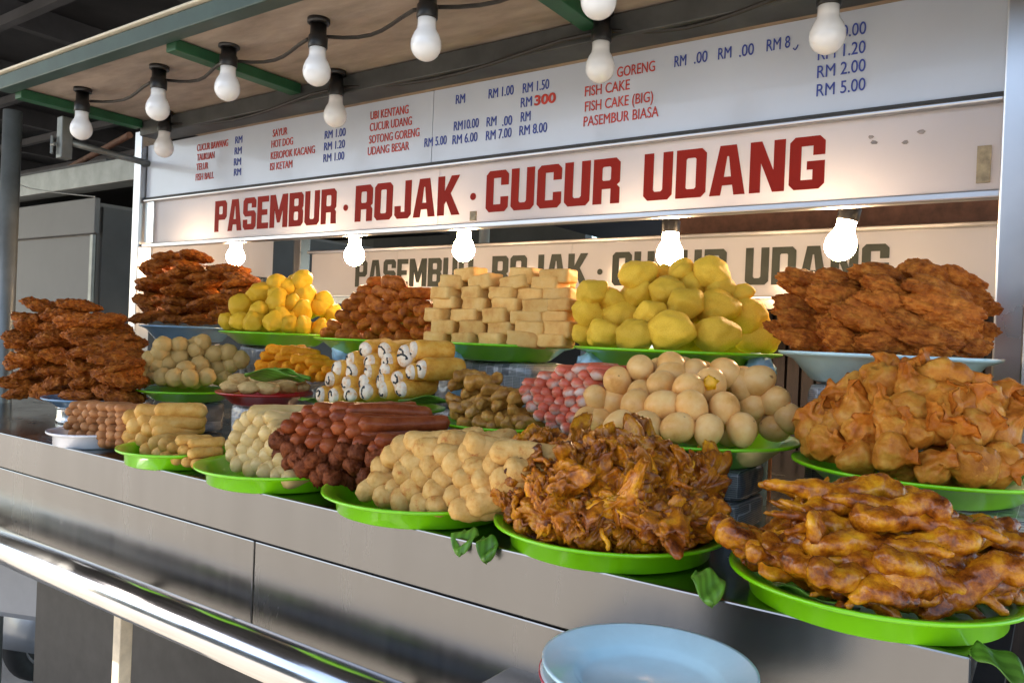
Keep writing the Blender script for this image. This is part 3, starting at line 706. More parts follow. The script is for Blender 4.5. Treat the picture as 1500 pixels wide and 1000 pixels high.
def brick(name, dims, mat, seed, pw=9.0, wob=1.0):              # a pillowy tofu block
    bm = bmesh.new(); bmesh.ops.create_cube(bm, size=2); bmesh.ops.subdivide_edges(bm, edges=bm.edges, cuts=9, use_grid_fill=True)
    out = []
    for v in bm.verts:
        p = v.co.copy(); q = p.normalized()
        nrm = (abs(p.x)**pw+abs(p.y)**pw+abs(p.z)**pw)**(1/pw); p = p/nrm
        g = 1 + wob*(.05*fbm(p, 1.2, 2, seed) + .018*fbm(p, 6, 3, seed+4))
        out.append(Vector((p.x*dims[0]*g, p.y*dims[1]*g, p.z*dims[2]*(g + wob*.05*fbm(p, 1.0, 2, seed+8)))))
    fs = [tuple(v.index for v in f.verts) for f in bm.faces]; bm.free()
    return smooth_mesh(name, out, fs, mat)
def egg_mesh(name, mat, seed, a=.022, b=.0265):
    vs, fs = ICO[4]; out = []
    for v in vs:
        k = 1 + .1*v.z + .015*fbm(v, 1.5, 2, seed)
        out.append(Vector((v.x*a*k, v.y*a*k, v.z*b)))
    return smooth_mesh(name, out, fs, mat)
def pouch(name, mat, seed, R=.027):            # a fried wonton: creased belly, pinched neck and a flat crumpled crest
    rnd = random.Random(seed); n, m = 64, 34; vs, fs = [], []
    ph = rnd.uniform(0,6); ph2 = rnd.uniform(0,6); k1 = rnd.choice([7,8,9]); wide = rnd.uniform(.62,.88); neck = rnd.uniform(.38,.5); hi_ = rnd.uniform(.5,.8)
    lean = Vector((rnd.uniform(-.5,.5), rnd.uniform(-.3,.3), 0))*R; fl = rnd.uniform(.75,1.0)
    prof = [(0,0),(.42,.02),(.78,.13),(.98,.4),(1.0,.7),(.86,1.0),(.62,1.22),(neck,1.40)]
    for i in range(m+1):
        u = i/m
        if u < .62:
            q_ = u/.62*(len(prof)-1); k = min(int(q_), len(prof)-2); f = q_-k
            r = prof[k][0]*(1-f)+prof[k+1][0]*f; z = prof[k][1]*(1-f)+prof[k+1][1]*f; c_ = 0
        else:
            c_ = (u-.62)/.38; r = neck + (wide-neck)*min(1, c_*1.25); z = 1.40 + hi_*c_
        for j in range(n):
            q = 2*pi*j/n; d = Vector((cos(q), sin(q), 0))
            cre = min(1, max(0, z-.35))*.09*(1-c_)
            g = 1 + cre*sin(k1*q+ph+z) + .26*fbm(Vector((d.x,d.y,z*.9)), 1.0, 3, seed) + .05*fbm(Vector((d.x*2,d.y*2,z*2)), 2.0, 3, seed+2)
            x = d.x*r*g; y = d.y*r*g*fl
            if c_ > 0:
                y = y*(1-c_)*.75 + d.y*.10*(1-.8*c_) + .08*c_*sin(x*9+ph2) + .12*c_*sin(x*4+ph) + .22*c_*fbm(Vector((x,z,0)), 1.8, 3, seed+4)
                zz = z - .45*c_*x*x + .16*c_*fbm(Vector((x*1.5,0,0)), 1.6, 2, seed+8)
            else: zz = z
            vs.append(Vector((x*R, y*R, (zz-.9)*R)) + lean*(z*z*.25))
    for i in range(m):
        for j in range(n): fs.append((i*n+j, i*n+(j+1)%n, (i+1)*n+(j+1)%n, (i+1)*n+j))
    fs.append(tuple(m*n+k for k in range(n))[::-1])
    return smooth_mesh(name, vs, fs, mat)
def remeshed(name, parts_, mat, vox, seed, disp=.002, df=60):
    b = MB()
    for (c_, r_, rot) in parts_:
        vs, fs = ICO[3]; q = Euler(rot).to_quaternion()
        b.add([Vector(c_) + q @ Vector((v.x*r_[0], v.y*r_[1], v.z*r_[2])) for v in vs], fs)
    me = bpy.data.meshes.new('tmp'); me.from_pydata(b.v, [], b.f)
    o = bpy.data.objects.new('tmp', me); C.objects.link(o)
    r = o.modifiers.new('r', 'REMESH'); r.mode = 'VOXEL'; r.voxel_size = vox
    s = o.modifiers.new('s', 'SMOOTH'); s.iterations = 4; s.factor = .6
    bpy.context.view_layer.update()
    m2 = bpy.data.meshes.new_from_object(o.evaluated_get(bpy.context.evaluated_depsgraph_get()))
    bpy.data.objects.remove(o)
    ns = [v.normal.copy() for v in m2.vertices]
    for v, n_ in zip(m2.vertices, ns):
        v.co += n_ * (disp*fbm(v.co, df, 4, seed))
    m2.name = name; m2.shade_smooth(); m2.materials.clear(); m2.materials.append(mat); return m2
def chicken_mesh(kind, seed):
    rnd = random.Random(seed)
    if kind == 0:      # folded wing
        P = [((-.028,0,.004),(.033,.014,.013),(0,.1,.25)),((-.055,.006,0),(.014,.016,.015),(0,0,0)),((.012,-.012,.0),(.036,.011,.010),(0,0,-.35)),((-.004,.004,.0),(.018,.017,.011),(0,0,0)),((.046,-.025,0),(.018,.007,.006),(0,.2,-.5)),((.01,.006,-.002),(.03,.012,.007),(0,0,.1))]
    elif kind == 1:    # drumette with a bone end
        P = [((-.025,0,0),(.03,.019,.017),(0,0,.1)),((.008,.002,0),(.03,.012,.011),(0,0,.1)),((.042,.004,0),(.026,.007,.007),(0,0,.1)),((.064,.006,.002),(.009,.010,.009),(0,0,0)),((-.04,.006,.004),(.018,.016,.013),(0,0,.4))]
    elif kind == 2:    # foot with spread toes
        P = [((-.03,0,0),(.045,.010,.010),(0,0,0)),((-.07,0,0),(.014,.013,.012),(0,0,0)),((.018,0,0),(.016,.014,.009),(0,0,0)),((.045,.016,0),(.026,.0055,.0055),(0,.1,.5)),((.05,0,0),(.028,.0055,.0055),(0,.1,0)),((.043,-.016,0),(.026,.0055,.0055),(0,.1,-.5)),((.01,.018,-.002),(.014,.005,.005),(0,0,1.3))]
    else:              # flat, torn piece of skin and meat
        P = [((-.02,0,0),(.036,.022,.010),(0,.1,.2)),((.022,.006,.004),(.034,.018,.009),(0,-.15,-.2)),((.0,-.016,.002),(.03,.010,.008),(0,0,.1)),((.05,.004,.0),(.018,.010,.006),(0,.2,.3))]
    return remeshed('chicken_piece', P, M['chicken'], .0026, seed, .0022, 90)
def crisp_sheet(name, mat, seed, L=.030, Wd=.026):     # a curled, wrinkled, fried shred
    rnd = random.Random(seed); nu, nv = 20, 14; vs, fs = [], []
    cu = rnd.uniform(2.0, 5.0)
    for i in range(nu):
        for j in range(nv):
            u = i/(nu-1)*2-1; v = j/(nv-1)*2-1
            e = 1 + .3*fbm(Vector((u*1.2, v*1.2, 0)), 1.5, 3, seed)
            x = u*L*e; y = v*Wd*(1+.45*fbm(Vector((u*2,seed,v)), 1.4, 3, seed+2))
            a = u*cu*.4
            z = .010*cos(cu*u) + .018*fbm(Vector((u*1.6, v*1.6, 1)), 1.6, 4, seed+5) + .006*sin(v*4+seed)
            vs.append(Vector((x, y, z)))
    for i in range(nu-1):
        for j in range(nv-1): fs.append((i*nv+j, (i+1)*nv+j, (i+1)*nv+j+1, i*nv+j+1))
    b = MB().add(vs, fs)
    # lacy fried strings hanging off the shred
    for k in range(3):
        p = Vector((rnd.uniform(-L,L), rnd.uniform(-Wd,Wd), rnd.uniform(-.005,.012))); d = Vector((rnd.gauss(0,1),rnd.gauss(0,1),rnd.gauss(0,.8))).normalized()
        pts = [p]
        for q in range(7):
            d = (d + Vector((rnd.gauss(0,.55),rnd.gauss(0,.55),rnd.gauss(0,.55)))).normalized(); pts.append(pts[-1] + d*.0045)
        b.tube(pts, [.0022,.0024,.002,.0022,.0018,.0016,.0014,.0008], 6)
    me = bpy.data.meshes.new('tmp'); me.from_pydata(b.v, [], b.f)
    o = bpy.data.objects.new('tmp', me); C.objects.link(o)
    s = o.modifiers.new('s', 'SOLIDIFY'); s.thickness = .0045; s.offset = 0
    s2 = o.modifiers.new('b', 'SUBSURF'); s2.levels = 1
    bpy.context.view_layer.update()
    m2 = bpy.data.meshes.new_from_object(o.evaluated_get(bpy.context.evaluated_depsgraph_get())); bpy.data.objects.remove(o)
    for v in m2.vertices: v.co += v.normal*(.0016*fbm(v.co, 160, 3, seed))
    m2.name = name; m2.shade_smooth(); m2.materials.clear(); m2.materials.append(mat); return m2

LIB = {
 'fritter': [ragged('fritter', (.064,.048,.0145), M['fritter'], s) for s in range(6)],
 'bigfritter': [blob('fritter', (.052,.024,.020), M['fritter2'], s, .3, 1.2, .14, 5, 5) for s in range(6)],
 'potato': [blob('potato', (1.08,.86,.84), M['potato'], s, .22, 1.1, .04, 4, 4, 6) for s in range(6)],
 'potato2': [blob('potato', (1.04,.9,.88), M['potato2'], s+20, .2, 1.1, .04, 4, 4, 4) for s in range(5)],
 'nugget': [log('fried_finger', .0145, .085, M['nugget'], s, .05, .35, .14, 22, 26, .1, .5, 3) for s in range(5)],
 'tofu': [brick('tofu', (.033,.026,.0145), M['tofu'], s) for s in range(5)],
 'fishball': [blob('fish_ball', (1,1,.92), M['fishball'], s, .10, 1.3, .03, 5, 4) for s in range(4)],
 'orange': [log('orange_stick', .0125, .10, M['orange'], s, .04, .25, .16, 20, 24, .1, .45, 3.5) for s in range(4)],
 'pale': [blob('pale_dumpling', (.026,.016,.013), M['pale'], s, .2, 1.2, .06, 4, 4) for s in range(3)],
 'curl': [log('glazed_curl', .0115, .062, M['curl'], s, .12, .45, .16, 20, 22, .1, .5, 2.5) for s in range(5)],
 'crab': [log('crab_stick', .0078, .085, M['crab'], s, .02, .1, .06, 14, 12, 0, .25, 2) for s in range(4)],
 'egg': [egg_mesh('egg', M['egg'], s) for s in range(3)],
 'dumpling': [pouch('dumpling', M['dumpling'], s) for s in range(9)],
 'smallsausage': [log('small_sausage', .0095, .07, M['smallsausage'], s, .03, .14, .03, 16, 18) for s in range(4)],
 'roll': [log('fried_roll', .0155, .105, M['roll'], s, .02, .14, .05, 20, 22) for s in range(4)],
 'white': [log('white_sausage', .0148, .13, M['white'], s, .04, .12, .02, 20, 22) for s in range(4)],
 'hotdog': [log('hot_dog', .0115, .135, M['hotdog'], s, .03, .10, .04, 18, 24) for s in range(4)],
 'hotdogdark': [log('hot_dog', .0135, .11, M['hotdogdark'], s+5, .08, .45, .42, 26, 34, 0, .4, 3) for s in range(4)],
 'beige': [log('speckled_roll', .0165, .13, M['beige'], s, .03, .24, .09, 22, 24) for s in range(5)],
 'crisp': [crisp_sheet('fried_shred', M['crisp'], s) for s in range(8)],
 'crisplump': [crag('fried_lump', (.026+.007*(s%3),.021,.017), M['crisp'], s+40) for s in range(8)],
 'chicken': [chicken_mesh(s % 4, s) for s in range(8)],
}
def item(kind, loc, rot=(0,0,0), scale=1, name=None, label=None, cat=None, group=None):
    me = random.choice(LIB[kind])
    o = bpy.data.objects.new(name or me.name, me); C.objects.link(o)
    o.location = loc
    o.rotation_mode = 'QUATERNION'
    o.rotation_quaternion = rot if isinstance(rot, Quaternion) else Euler(rot).to_quaternion()
    o.scale = (scale,)*3 if not isinstance(scale, (tuple, list, Vector)) else scale
    tag(o, label, cat, group); return o

# ------------------------------------------------------------------ plates
def plate_profile(D, h, base=.31, thick=.004):
    R = D/2; b = D*base
    return [(.0005,.006),(b*.92,.006),(b*1.05,.010),(R*.86,h*.86),(R*.97,h*.985),(R,h),(R*1.0,h-.0035),(R*.965,h-.006),(R*.86,h*.86-thick*1.3),(b*1.1,.004),(b*1.0,.0),(b*.94,.0),(b*.92,.003),(.0005,.003)]
class Plate: pass
def plate(px, py, w_, Y, mat, label, hk=.115, base=.31, cat='plate', Dk=1.0, name='plate', group='plates of food on the stall', D=None):
    c = at(px, py, Y); d = c - EYE
    Z = d.dot(fw2); D = D or w_*Z/FPX*Dk; h = D*hk
    o = link(name, MB().lathe(plate_profile(D, h, base), 56), mat, smooth=True)
    o.location = (c.x, c.y, c.z-h); tag(o, label, cat, group)
    p = Plate(); p.c = c; p.R = D/2; p.z = c.z; p.h = h; p.o = o; p.zb = c.z-h; return p

PL = {}
def rim_to(py_, Y_, px): return at(px, py_, Y_)
ZR = ZC + .032
# front row: on the counter itself (rims a few cm above it); px = centre column
def front_plate(key, px, w_, Y, mat, label, **kw):
    d = ray(px, 700); p = None
    # find row pixel whose height is on the rim plane
    lo, hi = 500.0, 1100.0
    for _ in range(40):
        mid = (lo+hi)/2
        if at(px, mid, Y).z > ZR: lo = mid
        else: hi = mid
    PL[key] = plate(px, lo, w_, Y, mat, label, base=.385, hk=.032/(w_*(at(px,lo,Y)-EYE).dot(fw2)/FPX), **kw)
front_plate('F1', 138, 124, 0.855, M['whiteplate'], 'white plate under the small brown sausages at the left end')
front_plate('F2', 262, 168, 0.855, M['green'], 'small green plate under the fried rolls, with a leaf at its left')
front_plate('F3', 410, 236, 0.875, M['green'], 'green plate under the white sausages and red hot dogs')
front_plate('F4', 622, 296, 0.885, M['green'], 'green plate under the speckled beige rolls')
front_plate('F5', 893, 340, 0.897, M['green'], 'green plate under the dark crispy fried heap')
front_plate('F6', 1278, 405, 0.893, M['green'], 'large green plate under the glazed chicken pieces')
# middle row
PL['M0'] = plate(133, 581, 128, 1.02, M['blue2'], 'blue grey plate under the tall fritter stack at far left', .12)
PL['M1'] = plate(277, 569, 146, 1.13, M['green'], 'green plate under the pale fish balls')
PL['M2'] = plate(388, 573, 138, 1.10, M['red'], 'red plate under the pale dumplings, the only red one', .14)
PL['M2b'] = plate(424, 556, 112, 1.235, M['whiteplate'], 'white plate under the orange fried sticks, mostly hidden', .12)
PL['M3'] = plate(568, 594, 170, 1.10, M['green'], 'green plate under the sliced seaweed rolls')
PL['M4'] = plate(738, 617, 196, 1.10, M['green'], 'green plate under the glazed curls and crab sticks')
PL['M5'] = plate(1004, 634, 322, 1.13, M['green'], 'green plate under the tan boiled eggs')
PL['M6'] = plate(1350, 682, 392, 1.13, M['green'], 'large green plate under the fried wonton pouches', Dk=.92)
# back row
PL['B1'] = plate(278, 478, 136, 1.36, M['blue2'], 'blue plate under the red brown fritters beside the left post', .16)
PL['B2'] = plate(408, 487, 166, 1.36, M['green'], 'green plate under the small yellow potatoes')
PL['B3'] = plate(560, 497, 196, 1.36, M['green'], 'green plate under the knobbly brown fingers')
PL['B4'] = plate(735, 503, 214, 1.36, M['green'], 'green plate under the stacked tofu blocks')
PL['B5'] = plate(990, 512, 298, 1.34, M['green'], 'green plate under the large yellow potatoes')
PL['B6'] = plate(1297, 519, 298, 1.28, M['blue'], 'wide pale blue plate under the big brown fritters', .15)

# ------------------------------------------------------------------ supports
def news_box(cx, cy, wx_, wy_, z0_, z1_, label, band=False, rz=0):
    b = brick('news_box', (wx_/2, wy_/2, (z1_-z0_)/2), M['news'], int(abs(cx)*97) % 50, 16.0, .45)
    T = tag(link('newspaper_parcel', b), label, 'parcel', 'newspaper wrapped blocks propping up the plates')
    T.location = (cx, cy, (z0_+z1_)/2); T.rotation_euler = (0,0,rz)
    if band:
        bb = MB(); hz = (z1_-z0_)/2; xx = wx_*.36
        pts = [(xx,-wy_/2-.002,-hz*.97),(xx,-wy_/2-.003,0),(xx,-wy_/2-.002,hz*.97)]
        bb.tube(pts, .0016, 6); link('rubber_band', bb, M['band'], T)
def stackbox(key, n, wx_, wy_, labs, band=False, dy=0, rz=0):
    p = PL[key]; zt = p.zb - .001
    hgt = (zt-ZC-.001)/n
    for k in range(n):
        news_box(p.c.x, p.c.y+dy, wx_, wy_, ZC+.001+k*hgt+.0005, ZC+.001+(k+1)*hgt, labs[k], band, rz*(k%2*2-1))
stackbox('M1', 1, .13, .12, ['dark newspaper parcel under the fish ball plate'], rz=.05)
stackbox('M2', 1, .10, .10, ['pale newspaper parcel under the red plate'])
stackbox('M2b', 1, .10, .08, ['newspaper parcel under the orange stick plate'])
stackbox('M3', 1, .14, .12, ['newspaper parcel under the seaweed roll plate'])
stackbox('M4', 1, .15, .12, ['newspaper parcel under the crab stick plate'])
stackbox('M5', 2, .21, .12, ['lower newspaper parcel of the two under the egg plate','upper newspaper parcel of the two under the egg plate'], True, rz=.03)
stackbox('M6', 1, .24, .14, ['newspaper parcel under the wonton plate'], True)
stackbox('B1', 2, .13, .13, ['lower parcel under the left blue fritter plate','upper parcel under the left blue fritter plate'])
stackbox('B2', 2, .15, .14, ['lower parcel under the small potato plate','upper parcel under the small potato plate'])
stackbox('B3', 2, .17, .15, ['lower parcel under the brown finger plate','upper parcel under the brown finger plate'])
stackbox('B4', 2, .25, .15, ['lower parcel under the tofu plate','upper parcel under the tofu plate, showing above the glazed curls'])
stackbox('B5', 2, .19, .15, ['lower parcel under the large potato plate','upper parcel under the large potato plate'])
stackbox('B6', 2, .19, .14, ['lower parcel under the pale blue fritter plate','upper parcel under the pale blue fritter plate'])
# tin under the far left stack
p = PL['M0']
tin = MB().lathe([(.055,0),(.057,.004),(.057,.008),(.055,.012),(.055,.05),(.056,.053),(.055,.056),(.055,p.zb-ZC-.008),(.058,p.zb-ZC-.004),(.058,p.zb-ZC-.002)], 40)
T = tag(link('metal_tin', tin, M['chrome'], smooth=False), 'shiny round tin propping the far left fritter plate', 'tin'); T.location = (p.c.x-.045, p.c.y, ZC+.001)
T.data.shade_smooth()
# small blue plastic bags peeping out between the plates
for (px, py, Y, lab) in ((503,517,1.27,'scrap of blue plastic bag below the brown finger plate'),(660,533,1.24,'scrap of blue plastic bag left of the tofu parcel'),(868,537,1.24,'blue plastic bag bulging between tofu and potato plates'),(1112,545,1.3,'scrap of blue plastic bag under the large potato plate')):
    c_ = at(px, py, Y)
    me = blob('plastic_bag', (.028,.022,.03), M['plastic'], int(px), .4, 1.5, .2, 3, 3)
    b0 = MB(); b0.v = [tuple(v.co) for v in me.vertices]; b0.f = [tuple(q.vertices) for q in me.polygons]
    n0 = len(b0.v); zz = ZC + .002 - c_.z
    b0.tube([(0,.015,-.01),(.004,.016,zz*.5),(0,.014,zz)], [.014,.012,.016], 10)
    o = link('plastic_bag', b0, M['plastic'], smooth=True); o.location = c_; tag(o, lab, 'plastic bag', 'blue plastic bags between the plates')

# ------------------------------------------------------------------ heaps
def mound_hit(px, py, P, H, p=1.6, Rk=.92, z0=-.006):
    d = ray(px, py).normalized(); R = P.R*Rk; best = None
    t0_ = (P.c - EYE).dot(d)
    for i in range(260):
        t_ = t0_ - P.R*1.6 + i*(P.R*2.8/260)
        q = EYE + d*t_
        r = math.hypot(q.x-P.c.x, q.y-P.c.y)/R
        hz = P.z + z0 + (H*(1-min(r,1.25)**p) if r < 1 else -(r-1)*.4)
        g = q.z - hz
        if g <= 0: return q
        if best is None or g + max(0, r-1)*.1 < best[0]: best = (g + max(0, r-1)*.1, q)
    q = best[1]; v = Vector((q.x-P.c.x, q.y-P.c.y, 0))
    if v.length > R: q = Vector((P.c.x, P.c.y, max(q.z, P.z+.008))) + v.normalized()*R
    return q
ROWN = ['bottom','second','third','fourth','fifth','sixth','seventh','eighth','ninth']
def rown(k, n): return 'top' if k == n-1 and n > 1 else ROWN[k]
def lab(desc, i, n, k, K):
    if n == 1: return f'{desc}, alone in the {rown(k,K)} row'
    if i == n-1: return f'{desc}, rightmost in the {rown(k,K)} row'
    if i == 0: return f'{desc}, leftmost in the {rown(k,K)} row'
    return f'{desc}, {ORD[i]} from left in the {rown(k,K)} row'
def rq():
    q = Quaternion((random.gauss(0,1),random.gauss(0,1),random.gauss(0,1),random.gauss(0,1))); q.normalize(); return q
def span(y0, x0, x1, n, y1=None, j=2.5):
    return [(x0+(x1-x0)*(i/(max(n-1,1))) + random.uniform(-j,j), y0+((y1 if y1 is not None else y0)-y0)*(i/max(n-1,1)) + random.uniform(-j,j)) for i in range(n)]
def heap(key, kind, H, rows, desc, name, cat, group, rot=None, scale=None, p=1.6, inner=True, Rk=.92, back=.6, special=None, innerdesc=None):
    """items whose centres lie on a mound over plate `key`; each row is a list of photo positions (x, y[, apparent width])"""
    P = PL[key]; K = len(rows)
    for k, row in enumerate(rows):
        row = sorted(row)
        for i, e in enumerate(row):
            q = mound_hit(e[0], e[1], P, H, p, Rk)
            Z = (q-EYE).dot(fw2)
            sc_ = scale(e, Z) if scale else 1
            r_ = rot(k, q, P) if rot else rq()
            L_ = lab(desc, i, len(row), k, K)
            if special and (k, i) in special: special[(k, i)](q, r_, sc_); continue
            item(kind, q, r_, sc_, name, L_, cat, group)
            if inner:
                v = Vector((P.c.x-q.x, P.c.y-q.y, 0)); 
                away = (fw + v.normalized()*.6).normalized()
                dd = back*(sc_ if not isinstance(sc_, (tuple,list)) else sc_[0])
                u = q + away*dd + Vector((random.uniform(-.3,.3)*dd, 0, -.15*dd))
                if math.hypot(u.x-P.c.x, u.y-P.c.y) < P.R*.92 and u.z > P.z-.005:
                    item(kind, u, rot(k, u, P) if rot else rq(), sc_, name, (innerdesc or desc)+', half hidden inside the heap', cat, group)
def px3(L, ox, oy, s=3.0): return [(ox+e[0]/s, oy+e[1]/s)+((e[2]/s,) if len(e) > 2 else ()) for e in L]

# eggs
def burst(q, r_, sc_):
    o = item('egg', q, Quaternion(), sc_, 'egg', 'boiled egg with its yolk bursting out, near the top of the heap', 'egg', 'boiled eggs on the green plate')
    ym = blob('yolk', (.010,.004,.010), M['yolk'], 3, .4, 1.5, .2, 4, 3)
    y = bpy.data.objects.new('yolk', ym); C.objects.link(y); y.parent = o
    d = (EYE-q).normalized(); y.location = d*.0205 + Vector((0,0,.004)); y.rotation_euler = (0,0,math.atan2(d.y, d.x)+pi/2)
eggs = [px3([(165,845),(228,855),(325,868),(440,880),(575,880),(712,893),(860,890),(1005,880)], 800, 333),
        px3([(220,755),(295,768),(400,792),(515,785),(640,797),(785,799),(910,780),(1005,762),(1088,842)], 800, 333),
        px3([(315,680),(412,735),(505,693),(622,720),(722,697),(860,688),(930,672)], 800, 333),
        px3([(415,620),(550,650),(655,645),(780,638),(552,608)], 800, 333)]
def egg_rot(k, q, P): return Euler((random.choice([0, 1.57, 1.57])+random.uniform(-.5,.5), random.uniform(-.5,.5), random.uniform(0,6))).to_quaternion()
heap('M5', 'egg', .098, eggs, 'tan boiled egg', 'egg', 'egg', 'boiled eggs on the green plate', egg_rot, lambda e, Z: random.uniform(.88,1.08), 1.7, True, .88, .046, {(2,4): burst})
# large potatoes
pot = [px3([(135,465,110),(255,468,150),(395,470,160),(548,455,200),(752,470,185),(930,492,170)], 800, 333),
       px3([(190,378,140),(320,383,155),(462,380,135),(612,335,155),(750,352,180),(893,395,180)], 800, 333),
       px3([(205,288,140),(295,318,110),(398,292,140),(530,278,150),(650,250,120),(770,268,135),(865,290,95)], 800, 333),
       px3([(405,212,155),(600,192,120),(725,200,160)], 800, 333)]
heap('B5', 'potato', .125, pot, 'large yellow potato', 'potato', 'potato', 'large yellow potatoes', lambda k,q,P: (Euler((random.uniform(-.4,.4),random.uniform(-.4,.4),YAW+random.uniform(-.7,.7))).to_quaternion()), lambda e, Z: e[2]*Z/FPX*.53, 1.5, True, .9, 1.7)
# small potatoes
pot2 = [px3([(1002,415,85),(1052,412,90),(1118,412,95),(1205,412,100),(1268,425,85),(1328,428,90),(1405,440,80)], 0, 333),
        px3([(1055,342,105),(1138,367,90),(1212,330,105),(1240,388,80),(1325,358,90),(1412,345,95),(1462,372,80)], 0, 333),
        px3([(1145,292,115),(1218,300,90),(1280,330,80),(1337,302,110),(1425,320,80)], 0, 333),
        px3([(1212,247,95),(1262,258,90),(1322,235,100)], 0, 333)]
heap('B2', 'potato2', .135, pot2, 'small yellow potato', 'potato', 'potato', 'small yellow potatoes', None, lambda e, Z: e[2]*Z/FPX*.52, 1.4, True, .95, 1.6)
# fish balls
fb_ = [px3([(618,640),(662,655),(715,657),(768,660),(835,662),(910,657),(975,650)], 0, 333),
       px3([(655,582),(692,605),(742,602),(815,620),(880,607),(952,622),(1015,602),(1062,582)], 0, 333),
       px3([(705,552),(790,570),(862,540),(940,557),(1002,550)], 0, 333),
       px3([(715,518),(788,517),(890,505)], 0, 333)]
heap('M1', 'fishball', .075, fb_, 'pale round fish ball', 'fish_ball', 'fish ball', 'fish balls on the green plate', None, lambda e, Z: random.uniform(12.6,14.2)*Z/FPX, 1.6, True, .95, 1.7)
# fritter stacks
def flat_rot(k, q, P):
    return Euler((random.uniform(-.26,.26)+.12, random.uniform(-.24,.24), random.uniform(0,6.28))).to_quaternion()
def cyl_stack(key, kind, rows, Yf, desc, name, cat, group, rot, scale=None, lean=.15, jy=.02):
    P = PL[key]; K = len(rows)
    for k, row in enumerate(rows):
        row = sorted(row)
        for i, e in enumerate(row):
            z = at(e[0], e[1], Yf).z
            Y = Yf + max(0, z-P.z)*lean + random.uniform(-jy, jy)
            q = at(e[0], e[1], Y)
            item(kind, q, rot(k, q, P), scale(e) if scale else random.uniform(.9,1.1), name, lab(desc, i, len(row), k, K), cat, group)
rows = [span(571-k*13.2, 40+2*k*(k>6), 178-4*k*(k>6), 4, 573-k*13.2, 7) for k in range(9)] + [span(451, 70, 118, 2, 449)]
cyl_stack('M0', 'fritter', rows, 1.00, 'crisp red brown fritter in the far left stack', 'fritter', 'fritter', 'fritters stacked at the far left', flat_rot, lambda e: (random.uniform(.8,1.05), random.uniform(.9,1.2), random.uniform(.9,1.25)), jy=.035)
rows2 = [span(565-k*14, 60, 160, 2, 565-k*14, 6) for k in range(8)]
for r_ in rows2:
    for e in r_:
        item('fritter', at(e[0], e[1], 1.07), flat_rot(0, Vector(), PL['M0']), 1.0, 'fritter', 'crisp red brown fritter at the rear of the far left stack', 'fritter', 'fritters stacked at the far left')
rows = [span(463-k*12.5, 222, 338, 4, 466-k*12.5, 4) for k in range(3)] + [span(424-k*12.5, 220+3*k, 352, 4, 428-k*12, 4) for k in range(3)] + [span(386, 238, 330, 3, 398, 3), span(374, 252, 285, 2, 376)]
cyl_stack('B1', 'fritter', rows, 1.32, 'red brown fritter beside the left post', 'fritter', 'fritter', 'fritters on the left blue plate', flat_rot, lambda e: random.uniform(.82,1.0))
for k in range(6):
    for xx in (240, 290, 335):
        item('fritter', at(xx, 460-k*13, 1.41), flat_rot(0, Vector(), None), 1.0, 'fritter', 'red brown fritter at the rear of the left blue plate', 'fritter', 'fritters on the left blue plate')
# big fritters at right
def big_rot(k, q, P): return Euler((random.uniform(-.3,.3), random.uniform(-.1,.35), YAW*.6+random.uniform(-.45,.45))).to_quaternion()
big = [[(500,492,220),(700,495,220),(880,505,200),(1090,480,260),(1240,480,260),(1110,530,200),(1280,520,180),(400,455,150)],
       [(520,415,230),(700,425,220),(830,410,320),(1010,440,240),(1190,420,280),(1310,450,170)],
       [(500,345,210),(660,350,220),(910,345,280),(1130,360,330),(1280,350,220)],
       [(560,290,200),(715,308,290),(900,285,260),(1110,290,300),(1260,300,220)],
       [(525,235,215),(700,245,240),(870,215,240),(1070,205,230),(1220,235,240)],
       [(860,190,160),(1060,178,160)]]
big = [px3(r, 1000, 333) for r in big]
def billet(ang, dep=.3, tl=.3):
    a_ = radians(ang)
    ax = (CR*cos(a_) + CU*sin(a_) + fw*random.uniform(-dep,dep)).normalized()
    nn = (-fw*.4 + up*.9 + Vector((random.gauss(0,tl),random.gauss(0,tl),0))).normalized(); yy = nn.cross(ax).normalized(); nn = ax.cross(yy)
    return Matrix((ax, yy, nn)).transposed().to_quaternion()
heap('B6', 'bigfritter', .135, big, 'big knobbly brown fritter', 'fritter', 'fritter', 'big brown fritters on the blue plate', lambda k,q,P: billet(random.uniform(-28,6)), lambda e, Z: e[2]*Z/FPX*10.2, 3.0, True, .97, .04)

# wontons
dm = [px3([(460,120),(535,128),(640,165),(780,165),(930,205),(1050,215),(1190,185)], 1000, 600, 2.5) + [(1420,688),(1466,690)],
      px3([(575,860),(700,850),(800,870),(905,890),(1020,890),(1120,880),(1220,900),(1320,880),(1420,890)], 1000, 333),
      px3([(640,790),(770,795),(880,800),(1010,770),(1110,800),(1190,780),(1290,800),(1390,800),(1460,790)], 1000, 333),
      px3([(720,720),(880,690),(1010,700),(1120,710),(1220,720),(1330,740),(1440,745)], 1000, 333),
      px3([(885,650),(1040,625),(1150,660),(1230,680)], 1000, 333)]
def wrot(k, q, P):
    v = Vector((q.x-P.c.x, q.y-P.c.y, .05)).normalized()
    ax = (Vector((0,0,1))*random.uniform(-.2,1.1) + v*.25 + Vector((random.gauss(0,.7),random.gauss(0,.7),0))).normalized()
    return ax.to_track_quat('Z','Y') @ Euler((0,0,random.uniform(0,6))).to_quaternion()
heap('M6', 'dumpling', .15, dm, 'fried wonton pouch', 'dumpling', 'dumpling', 'fried wontons on the large green plate', wrot, lambda e, Z: random.uniform(.88,1.1), 1.8, True, .88, .04)
